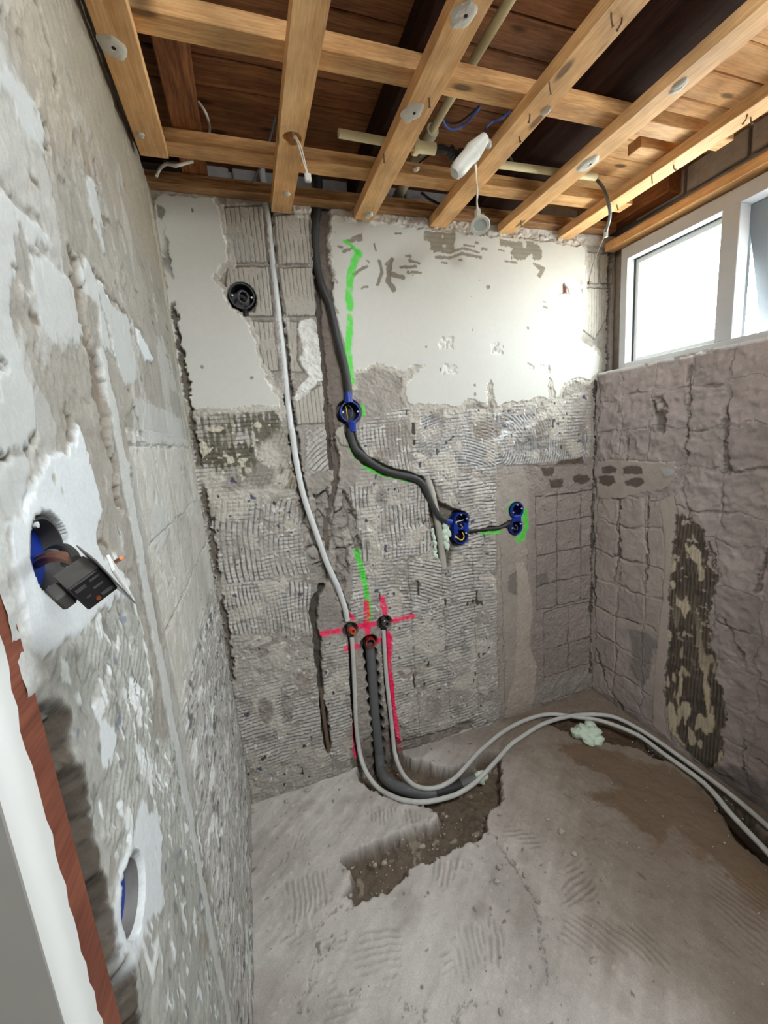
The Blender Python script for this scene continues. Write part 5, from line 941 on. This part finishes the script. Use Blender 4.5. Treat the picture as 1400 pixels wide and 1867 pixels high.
MB().lathe([(.020, -.006), (.021, 0), (.020, .008), (.0146, .008), (.0146, -.006)], axisM(a, c-a), 16, True).build('ring', M_IVORY, cpl)
pipe_hollow([T['condX3'][0], T['condX3'][-1]], .0105, M_IVORY, 'conduit_pipe', 'ivory conduit with a grey cable coming out of its right end', 'pipe')
jb = empty('cable_joint', T['joint'][2], 'lumpy black taped cable joint beside the white capsule transformer', 'cable joint')
MB().tube(T['joint'], lambda t: .008+.003*math.sin(t*9), 8).build('taped_cable', M_RUBBER, jb)
q = T['joint'][3]; b = MB()
for k in range(5): b.lump((q[0]+.012*k-.03, q[1]+.004*(k % 2), q[2]-.006*(k % 3)), .013, seed=k)
b.build('connector_block', M_BLKP, jb)
tube_thing('black_wire', 'thin black wire curving down from the taped joint to the rear batten', 'wire', T['blackloop'], .003, M_RUBBER)
tube_thing('black_wire', 'short black cable lying above the rear wall batten', 'wire', T['blackloop2'], .0045, M_RUBBER)
tube_thing('grey_wire', 'thin grey wire loop behind the batten, right of the white capsule transformer', 'wire', T['greyloop'], .0035, M_CABLE)
tube_thing('blue_wire', 'loose loop of blue wire hanging beside the ivory conduit', 'wire', T['blue1'], .0035, M_WIREB)
tube_thing('black_wire', 'thin black wire beside the loose blue loop', 'wire', T['black1'], .0028, M_RUBBER)
tube_thing('blue_wire', 'blue wire feeding the top of the white capsule transformer', 'wire', T['blue2'], .0030, M_WIREB)
ta, tb = Vector(T['tube'][0]), Vector(T['tube'][1]); ax = tb-ta; L_ = ax.length
tl = empty('capsule_transformer', ta, 'white capsule-shaped transformer hanging askew between the battens', 'transformer')
MB().lathe([(.0001, L_+.002), (.012, L_), (.018, L_-.007), (.0205, L_-.022), (.0205, L_*.42), (.0222, L_*.40), (.0222, .034)], axisM(ta, ax), 24).build('capsule', M_LAMP, tl)
pr = []
for k in range(7): pr += [(.0232-.0015*k, .034-.008*k), (.0198-.0015*k, .0315-.008*k)]
MB().lathe([(.0222, .036)]+pr+[(.003, -.024), (.0001, -.026)], axisM(ta, ax), 24).build('ribbed_cap', M_LAMP, tl, 15)
MB().lump(T['tubeknob'][0], .011, seed=4, amp=.15).build('strain_relief', M_GREYP, tl)
tube_thing('lamp_cord', 'pale flex running from the white capsule down to the spotlight', 'cable', T['spotcable'], .0024, M_WIREW, 'spotlight flexes')
tube_thing('lamp_cord', 'second pale flex twisted beside the first above the spotlight', 'cable', T['spotcable2'], .0020, M_WIREW, 'spotlight flexes')
sp = Vector(T['spot'][0]); spo = empty('spotlight', sp, 'small round white recessed spotlight dangling in front of the rear wall', 'spotlight')
dsp = Vector((-.30, -.42, -.86)).normalized(); Msp = axisM(sp, dsp) @ Matrix.Scale(.86, 4)
MB().lathe([(.020, -.028), (.024, -.012), (.026, 0), (.0365, .003), (.038, .007), (.036, .010), (.026, .009), (.0245, .004)], Msp, 28, cap=False).build('trim_ring', M_LAMP, spo)
MB().lathe([(.0245, .0045), (.018, .002), (.010, .0005), (.0001, 0)], Msp, 24).build('lens', M_LENS, spo)
MB().lathe([(.010, -.045), (.019, -.040), (.020, -.028)], Msp, 20).build('lamp_holder', M_STEEL, spo)
q = T['spotcable'][-1]; MB().box(q[0]-.008, q[0]+.008, q[1]-.008, q[1]+.008, q[2]-.026, q[2]+.008, ch=.002).build('terminal_block', M_LAMP, spo, 20)
# right: cable from the conduit
rc = empty('loose_cable', T['rcable'][0], 'grey cable hanging from the conduit end near the window with a thin stripped lead', 'cable')
MB().tube(T['rcable'], .0052, 10).build('sheath', M_CABLE, rc)
MB().tube([T['rcable'][-1]]+T['rwire'], .0018, 6).build('lead', M_CABLE, rc)
q = T['rcable'][-1]; MB().box(q[0]-.006, q[0]+.006, q[1]-.006, q[1]+.006, q[2]-.018, q[2]+.010, ch=.002).build('clip', M_LAMP, rc, 20)
q = T['rwire'][-1]; MB().box(q[0]-.006, q[0]+.006, q[1]-.005, q[1]+.005, q[2]-.007, q[2]+.005, ch=.001).build('terminal_block', M_RUST, rc, 20)
# wire through the drilled hole
hwv = empty('hanging_wire', T['holewire'][0], 'pair of thin white wires hanging through the drilled batten hole', 'wire')
MB().tube([(T['holewire'][0][0], T['holewire'][0][1]+.004, 2.28)]+T['holewire'], .0016, 6).build('strand', M_WIREW, hwv); MB().tube([(T['holewire'][0][0]+.003, T['holewire'][0][1]+.006, 2.28)]+T['holewire2'], .0016, 6).build('strand', M_WIREW, hwv)
q = T['holewire'][-1]; MB().box(q[0]-.008, q[0]+.008, q[1]-.006, q[1]+.006, q[2]-.014, q[2]+.004, ch=.002).build('terminal_block', M_LAMP, hwv, 20)
tube_thing('white_cable', 'short white cable bent over the rear batten in the left corner', 'cable', T['lcable'], .0042, M_WIREW)
tube_thing('white_cable', 'white cable arching up beside the brown roof beam', 'cable', T['lcable2'], .0034, M_WIREW)
tube_thing('thin_rod', 'thin dark flexible rod hanging left of the drilled batten', 'rod', T['rod'], .0030, M_CABLE)
nq = T['nipple']; np_ = empty('pipe_stub', nq[-1], 'small steel pipe stub above the rear wall batten over the white pipe', 'pipe')
MB().tube([(p[0], .028, p[2]) for p in nq], .0055, 10, True, 1).build('stub', M_STEEL, np_)
MB().lathe([(.0085, 0), (.0085, .006), (.0055, .006), (.0055, .010), (.0085, .010), (.0085, .016)], axisM((nq[1][0], .028, nq[1][2]-.01), (0, 0, 1)), 12).build('collar', M_STEEL, np_)

# ============================================================ pipes on the rear wall
pw = T['p_white']; top = pw[0]
tube_thing('water_pipe', 'white water pipe falling from the ceiling to the left valve', 'pipe', [(top[0]-.004, .018, 2.40), (top[0]-.002, .017, 2.27)]+pw, .0105, M_PIPE, 'white water pipes', 14, 4)
pc = T['p_cond1']
tube_thing('black_conduit', 'black flexible conduit from the ceiling to the single blue junction box', 'conduit', [(pc[0][0]+.01, .02, 2.36)]+pc, .0135, M_BLACK, None, 14, 4)
tube_thing('black_conduit', 'dark conduit bending from the single blue box down to the left double box', 'conduit', T['p_cond2'], .0125, M_BLACK, None, 14, 4)
ab = T['p_cableAB']
MB_ = MB().tube(ab, lambda t: .0085-.002*math.sin(math.pi*t)+(.008*max(0, t-.8)/.2), 10)
tag(MB_.build('black_conduit', M_BLACK, None, 50), 'short black cable joining the two double junction boxes', 'conduit')
g_ = T['p_grey']; tube_thing('old_grey_pipe', 'old chalky grey pipe buried in the wall slot beside the left double box', 'pipe', [(g_[0][0]-.005, .016, g_[0][2]+.03)]+g_, .0155, M_GREYP)
tube_thing('old_rusty_pipe', 'old corroded pipe stub in the narrow slot left of the hot pipe', 'pipe', T['p_rust'], .0085, M_RUST, None, 10)
b = T['p_rust'][0]; tube_thing('flared_pipe_end', 'flared broken collar at the top of the old corroded pipe', 'pipe', [(b[0], .010, b[2]+.030), (b[0], .010, b[2]+.015), (b[0], .010, b[2]+.001)], lambda t: .013-.004*t, M_RUST, None, 10)
tube_thing('water_pipe', 'grey-white hot pipe looping from the left valve across the floor', 'pipe', T['p_hot'], .0092, M_PIPEG, 'white water pipes', 14, 4)
tube_thing('water_pipe', 'grey-white cold pipe looping from the right valve across the floor', 'pipe', T['p_cold'], .0092, M_PIPEG, 'white water pipes', 14, 4)
# valves
def valve(name, label, p, mouth, m1):
    x, z = p; e_ = empty(name, (x, .03, z), label, 'valve')
    MB().tube([(x-.004, .012, z+.026), (x, .010, z), (x-.004, .010, z-.026)], .0105, 12).build('elbow_body', M_DUST, e_)
    a = Vector((x, .012, z)); c = Vector(mouth); d = (c-a); L_ = d.length
    MB().lathe([(.0135, .004), (.0135, L_*.7), (.0125, L_*.72), (.0125, L_), (.0075, L_), (.0075, L_-.02), (.0075, .004)], axisM(a, d), 20, True).build('outlet_plug', m1, e_)
    return e_
hp, cp = T['hole_hot'][0], T['hole_cold'][0]
valve('water_valve', 'left water outlet with an orange plug in a round core hole', hp, T['hot'][0], M_ORANGE)
valve('water_valve', 'right water outlet with a bare metal socket in a round core hole', cp, T['cold'][0], M_STEEL)
b = T['p_valve']; tube_thing('pipe_stub', 'short pale pipe stub lying in the plaster left of the orange valve', 'pipe', [(b[0][0], .001, b[0][2]), (b[1][0], .006, b[1][2])], .009, M_GREYP, None, 10, 1)
# drain
dp = T['p_drain']; dm = Vector(T['drainmouth'][0]); dr_ = empty('drain_pipe', dp[5], 'dark grey waste pipe in the scalloped slot with a red outlet mouth', 'pipe')
MB().tube([(dm.x+.001, .018, dm.z-.006), (dm.x+.003, .020, dm.z-.030)]+dp[1:6], .0205, 18, True, 4).build('riser', M_DRAIN, dr_)
MB().tube(dp[5:13], lambda t: .0215, 18, True, 4).build('bend', M_DRAIN, dr_)
MB().tube(dp[12:15], .0245, 18, True, 4).build('rubber_coupling', M_RUBBER, dr_)
MB().tube(dp[14:17], .0205, 18, True, 4).build('tail_pipe', M_DRAIN, dr_)
MB().lathe([(.0195, -.040), (.0195, .004), (.0158, .004), (.0150, -.006), (.0150, -.036)], axisM(dm, (-.12, -1, .10)), 24, False).build('red_mouth', M_RED, dr_)
b = MB(); q = T['foamplug'][0]
for k in range(5): b.lump((q[0]+.016*math.cos(k*2), q[1]+.012*math.sin(k*2.4), q[2]+.010*math.sin(k)), .016, seed=k+9)
tag(b.build('foam_plug', M_FOAM, None, 0), 'pale foam lump stuck on the end of the drain tail pipe', 'foam')

# ============================================================ junction boxes
def ring_box(e_, c, r, depth, M, m_out, m_in, lugs=0.0, rim=.004):
    """open round box about the axis +Z of M (Z points into the room)"""
    MB().lathe([(r*.90, -depth), (r*.95, -.012), (r, -.010), (r, rim), (r*.90, rim), (r*.88, -.004)], M, 28, cap=False).build('shell', m_out, e_)
    MB().lathe([(r*.88, -.004), (r*.86, -depth+.004), (.0001, -depth+.004)], M, 28, cap=False).build('lining', m_in, e_)
def wire(e_, pts, r, m, nm='wire'): MB().tube(pts, r, 6).build(nm, m, e_)
def screws(e_, M, pos, m=M_WHITE):
    for (x, y) in pos: MB().lathe([(.0032, -.002), (.0032, .0048), (.0001, .0052)], M @ Matrix.Translation((x, y, 0)), 10).build('screw', m, e_)
OUT = (0, -1, 0)
c = T['hole_box'][0]; e1 = empty('junction_box', (c[0], 0, c[1]), 'single round blue junction box with two tapered collars on the black conduit', 'junction box')
M1 = Matrix.Translation((c[0], -.012, c[1])) @ Matrix(((1, 0, 0), (0, 0, -1), (0, 1, 0))).to_4x4()
ring_box(e1, c, .0385, .045, M1, M_BLUE, M_BLUED); screws(e1, M1, ((-.0285, .0), (.0285, .0)))
for sg in (1, -1):
    b = MB().lathe([(.0165, .034), (.0165, .042), (.0140, .048), (.0125, .070), (.0125, .072), (.0095, .072)], axisM((c[0], -.012, c[1]), (.06 if sg < 0 else -.02, 0, sg)), 18); b.build('collar', M_BLUE, e1)
wire(e1, [(c[0]-.010, .01, c[1]+.024), (c[0]-.012, -.006, c[1]+.012), (c[0]-.012, -.008, c[1]-.008), (c[0]-.008, .004, c[1]-.026)], .0016, M_WIREY); wire(e1, [(c[0]-.004, .0, c[1]+.028), (c[0]+.010, -.006, c[1]+.010), (c[0]+.006, -.008, c[1]-.014), (c[0]-.004, .004, c[1]-.022)], .0017, M_CABLE)
def double(key, label, wx):
    (x1, z1), (x2, z2) = T[key]; e_ = empty('junction_box', ((x1+x2)/2, 0, (z1+z2)/2), label, 'junction box')
    for n_, (x, z) in enumerate(((x1, z1), (x2, z2))):
        M = Matrix.Translation((x, -.008, z)) @ Matrix.Rotation(math.radians(8 if key == 'hole_B' else 0), 4, 'Z') @ Matrix(((1, 0, 0), (0, 0, -1), (0, 1, 0))).to_4x4()
        ring_box(e_, None, .0345, .045, M, M_BLUE, M_BLUED); screws(e_, M, ((-.026, -.004), (.026, .006), (0, .0262)) if n_ == 0 else ((.0255, .010), (-.026, 0)))
    return e_
e2 = double('hole_A', 'left double blue junction box with yellow wires, beside mint foam', 0)
(x1, z1), (x2, z2) = T['hole_A']
q = T['p_cond2'][-1]; MB().lathe([(.0115, -.004), (.0135, .0), (.0135, .024), (.011, .024)], axisM((q[0]-.004, q[1], q[2]), (x1-.03-q[0], .0, z1-.006-q[2])), 16).build('collar', M_BLUE, e2)
wire(e2, [(x1-.022, -.006, z1-.001), (x1-.002, -.010, z1+.001), (x1+.012, -.006, z1+.001)], .0016, M_WIREW); wire(e2, [(x2-.022, 0, z2+.004), (x2-.012, -.010, z2-.010), (x2+.004, -.012, z2-.017), (x2+.016, -.008, z2-.004), (x2+.016, .006, z2+.012)], .0024, M_WIREY); wire(e2, [(x1-.004, .0, z1-.016), (x1+.002, -.012, z1-.024), (x2, -.010, z2+.030)], .0016, M_WIREY)
MB().box(x1-.036, x1-.016, -.010, .03, z2+.010, z1-.010, ch=.003).build('bridge', M_BLUE, e2, 20); MB().box(x1+.014, x1+.036, -.008, .03, z2+.014, z1-.014, ch=.003).build('bridge', M_BLUE, e2, 20)
e3 = double('hole_B', 'right double blue junction box standing alone with green spray around it', 0)
(x1, z1), (x2, z2) = T['hole_B']
wire(e3, [(x2-.016, .0, z2+.012), (x2-.012, -.008, z2-.008), (x2+.004, -.008, z2-.014), (x2+.008, -.004, z2+.0), (x2-.002, .0, z2+.010)], .0014, M_CABLE)
MB().box(x1-.020, x1+.022, -.009, .03, z2+.022, z1-.022, ch=.003).build('bridge', M_BLUE, e3, 20)
q = T['p_cableAB'][-1]; MB().lathe([(.011, -.012), (.016, .004), (.019, .018)], axisM(q, (x2-.028-q[0], .004, z2-.004-q[2])), 14).build('collar', M_BLUED, e3)
c = T['hole_black'][0]; e4 = empty('junction_box', (c[0], 0, c[1]), 'round black junction box with coiled wire in the left plaster', 'junction box')
M4 = Matrix.Translation((c[0], -.001, c[1])) @ Matrix(((1, 0, 0), (0, 0, -1), (0, 1, 0))).to_4x4()
ring_box(e4, c, .0405, .055, M4, M_BLKP, M_BLKP, rim=.005); screws(e4, M4, ((-.030, .002), (.030, -.004)))
b = MB()
for k, rr in enumerate((.019, .017, .015)):
    b.tube([(c[0]+.004+rr*math.cos(a), .008-.004*k+.002*math.sin(a*2), c[1]-.002+rr*1.25*math.sin(a)) for a in np.linspace(0.4*k, 6.1+.4*k, 22)], .0021, 6, True, 1)
b.build('coiled_wire', M_CABLE, e4)
MB().lathe([(.008, 0), (.0095, .002), (.010, .022), (.007, .022)], axisM((c[0]+.004, -.001, c[1]-.040), (0.05, 0, -1)), 14).build('collar', M_BLKP, e4)
# mint foam in the slot
for key, lab in (('foam1', 'mint foam squeezed between the grey pipe and the double box'), ('foam2', 'thin strip of mint foam left of the buried grey pipe')):
    b = MB()
    for k, p in enumerate(catmull([Vector(q_) for q_ in T[key]], 3)): b.lump((p[0]+.002*math.sin(k*2.3), p[1]+.002*(k % 2), p[2]), .0125 if key == 'foam1' else .0075, (1, .8, 1.35), k, .2)
    tag(b.build('foam', M_FOAM, None, 60), lab, 'foam')
# boxes of the left wall
INX = (1, 0, 0)
def left_box(key, label, r, m_out, m_in, dp):
    p = Vector(T[key][0]); e_ = empty('wall_box', p, label, 'wall box')
    M = Matrix.Translation((.001, p.y, p.z)) @ Matrix(((0, 0, 1), (1, 0, 0), (0, 1, 0))).to_4x4()
    MB().lathe([(r*.95, -.020), (r*.97, -.012), (r, -.010), (r, -.003), (r*.94, -.003), (r*.93, -.006)], M, 28, cap=False).build('shell', m_in, e_)
    MB().lathe([(r*.93, -.006), (r*.92, -dp)], M, 28, cap=False).build('side_wall', m_in, e_)
    MB().lathe([(r*.925, -dp-.0015), (r*.925, -dp), (.0001, -dp)], M, 28).build('back_plate', m_out, e_); return e_, p
el, p = left_box('boxL', 'upper blue wall box on the left wall behind the dangling socket', .034, M_BLUE, M_DUST, .0185)
for s_ in (-.028, .028): MB().lathe([(.0028, 0), (.0028, .003), (.0001, .0035)], axisM((-.004, p.y-.006, p.z+s_), (1, 0, 0)), 10).build('screw', M_WHITE, el)
el2, p2 = left_box('boxL2', 'lower blue wall box sunk in the left wall near the door frame', .033, M_BLUE, M_GDUST, .0150)
K, av, bv, cv = [Vector(q) for q in T['socket'][:4]]; la, lb = T['socket'][4]
so = empty('wall_socket', K, 'black socket mechanism dangling by its wires from the upper wall box', 'socket')
MS = Matrix((( av.x, bv.x, cv.x, K.x), (av.y, bv.y, cv.y, K.y), (av.z, bv.z, cv.z, K.z), (0, 0, 0, 1)))   # a: depth towards the face, b, c: across
MB().box(0, la, 0, lb, 0, lb, M=MS, ch=.001).build('mechanism', M_BLKP, so, 20)
MB().box(-.009, .0, .003, .015, .004, lb-.001, M=MS, ch=.0015).build('terminal_cover', M_DUST, so, 20)
MB().box(.0005, la-.0005, -.0006, .0, .0005, lb-.0005, M=MS).build('dusty_side', M_DUST, so, 20)
for (x0, x1, y0, y1) in ((.10, .42, .16, .26), (.55, .86, .14, .2), (.5, .8, .42, .48), (.2, .34, .55, .6), (.55, .95, .74, .84)): MB().box(x0*la, x1*la, y0*lb, y1*lb, -.0006, .0001, M=MS).build('moulded_rib', M_DUST, so, 0)
MB().lathe([(.0016, 0), (.0016, .0012), (.0001, .0014)], MS @ Matrix.Translation((.42*la, .80*lb, .0)) @ Matrix.Rotation(math.pi, 4, 'X'), 10).build('terminal_screw', M_COPPER, so, 30)
MB().box(la+.0004, la+.0014, -.009, .0395, -.004, .024, M=MS, ch=.0003).build('mounting_plate', M_STEEL, so, 20)
MB().box(.0, .0022, .0, .026, .0, .020, M=MS @ Matrix.Translation((la+.0035, .006, -.002)) @ Matrix.Rotation(math.radians(16), 4, 'Y') @ Matrix.Rotation(math.radians(6), 4, 'Z'), ch=.0005).build('white_plate', M_WHITE, so, 20)
MB().tube(T['sw1'], .0030, 8).build('wire', M_RUBBER, so); MB().tube(T['sw2'], .0042, 8).build('wire', mat('brown_wire', rgb(110, 66, 44), .5), so)['label'] = 'brown wire'; MB().tube(T['sw3'], .0034, 8).build('wire', M_CABLE, so)
MB().tube(T['copper'], .0016, 6, True, 1).build('bare_copper', M_COPPER, so)

# ============================================================ loose bits on the floor, trees outside
b = MB(); q = T['floorfoam'][0]
for k in range(11): b.lump((q[0]+.045*math.cos(k*2.4)*(k/11)**.5*1.1, q[1]+.045*math.sin(k*2.4)*(k/11)**.5, q[2]-.004+.014*math.sin(k*1.7)), .026, (1.1, 1.1, .8), k, .2)
tag(b.build('foam_lump', M_FOAM, None, 60), 'large mint green foam lump on the floor under the looping pipes', 'foam')
CHIP_LABELS = ['pale rubble chip in the trench, close to its near bank', 'rubble chip just right of the trench end, farther of two', 'rubble chip just right of the trench end, nearer of two', 'rubble chip at the foot of the left wall, near the rear corner', 'rubble chip in the middle of the floor near the wet patch', 'rubble chip between the trench and the wet patch', 'rubble chip at the left near corner of the trench', 'flat rubble chip right of the drain hole on dry concrete', 'rubble chip by the rear wall, left of the pipes', 'rubble chip by the rear wall, close to the hot pipe', 'rubble chip alone on the brown right half of the floor', 'rubble chip on the near rim of the drain hole', 'rubble chip beside the long crack in the floor', 'rubble chip closest to the viewer on the floor', 'left one of two rubble chips lying together in the trench', 'right one of two rubble chips lying together in the trench']
rnd = random.Random(5)
for i, (x, y) in enumerate(T['chipsF']):
    r_ = rnd.uniform(.005, .0095)
    o = MB().lump((x, y, r_*.55), r_, (1.2, .9, .75), i, .3, 7).build('rubble_chip', M_CHIP, None, 0)
    tag(o, CHIP_LABELS[i], 'rubble', 'rubble chips on the floor')
b = MB()
for i in range(420):
    if i < 300: x, y, z = rnd.uniform(.02, 1.70), rnd.uniform(-1.1, -.02), .002
    else: x, y, z = rnd.uniform(.30, 1.0), rnd.uniform(-.47, -.33), -.048
    r_ = rnd.uniform(.0012, .0032); b.lump((x, y, z+r_*.3), r_, (1.1, 1, .8), i, .25, 5)
crumbs = tag(b.build('grit', M_CHIP, None, 0), 'fine grit strewn over the concrete floor', 'grit', kind='stuff')
tree = empty('bare_tree', (4.3, T['twig0'][1][1]-.1, -1.0), 'leafless tree outside, thin branches seen through the window gap', 'tree')
b = MB()
def limb(p, d, L_, r_, dep):
    e_ = p+d*L_; b.tube([p, p+d*L_*.5+Vector((0, rnd.uniform(-.06, .06), rnd.uniform(-.04, .06)))*L_, e_], lambda t: r_*(1-.4*t), 5, False, 2)
    if dep:
        for _ in range(3): limb(p+d*L_*rnd.uniform(.45, 1), (d+Vector((rnd.uniform(-.7, .7), rnd.uniform(-.8, .8), rnd.uniform(-.3, .7)))).normalized(), L_*rnd.uniform(.5, .75), r_*.5, dep-1)
tb_ = Vector((4.3, T['twig0'][1][1]-.1, -1.0))
limb(tb_, Vector((0, .03, 1)).normalized(), 2.3, .035, 4)
for k in range(6):
    tw = [Vector(p) for p in T['twig%d' % k]]
    b.tube(tw, .0055 if k < 2 else .0035, 5, True, 3); b.tube([tw[-1], (tw[-1]+tb_+Vector((0, 0, 2.2)))/2+Vector((.1, .05, -.1)), tb_+Vector((0, .05, 2.2))], .007, 5, True, 3)
b.build('branches', M_BARK, tree, 0)
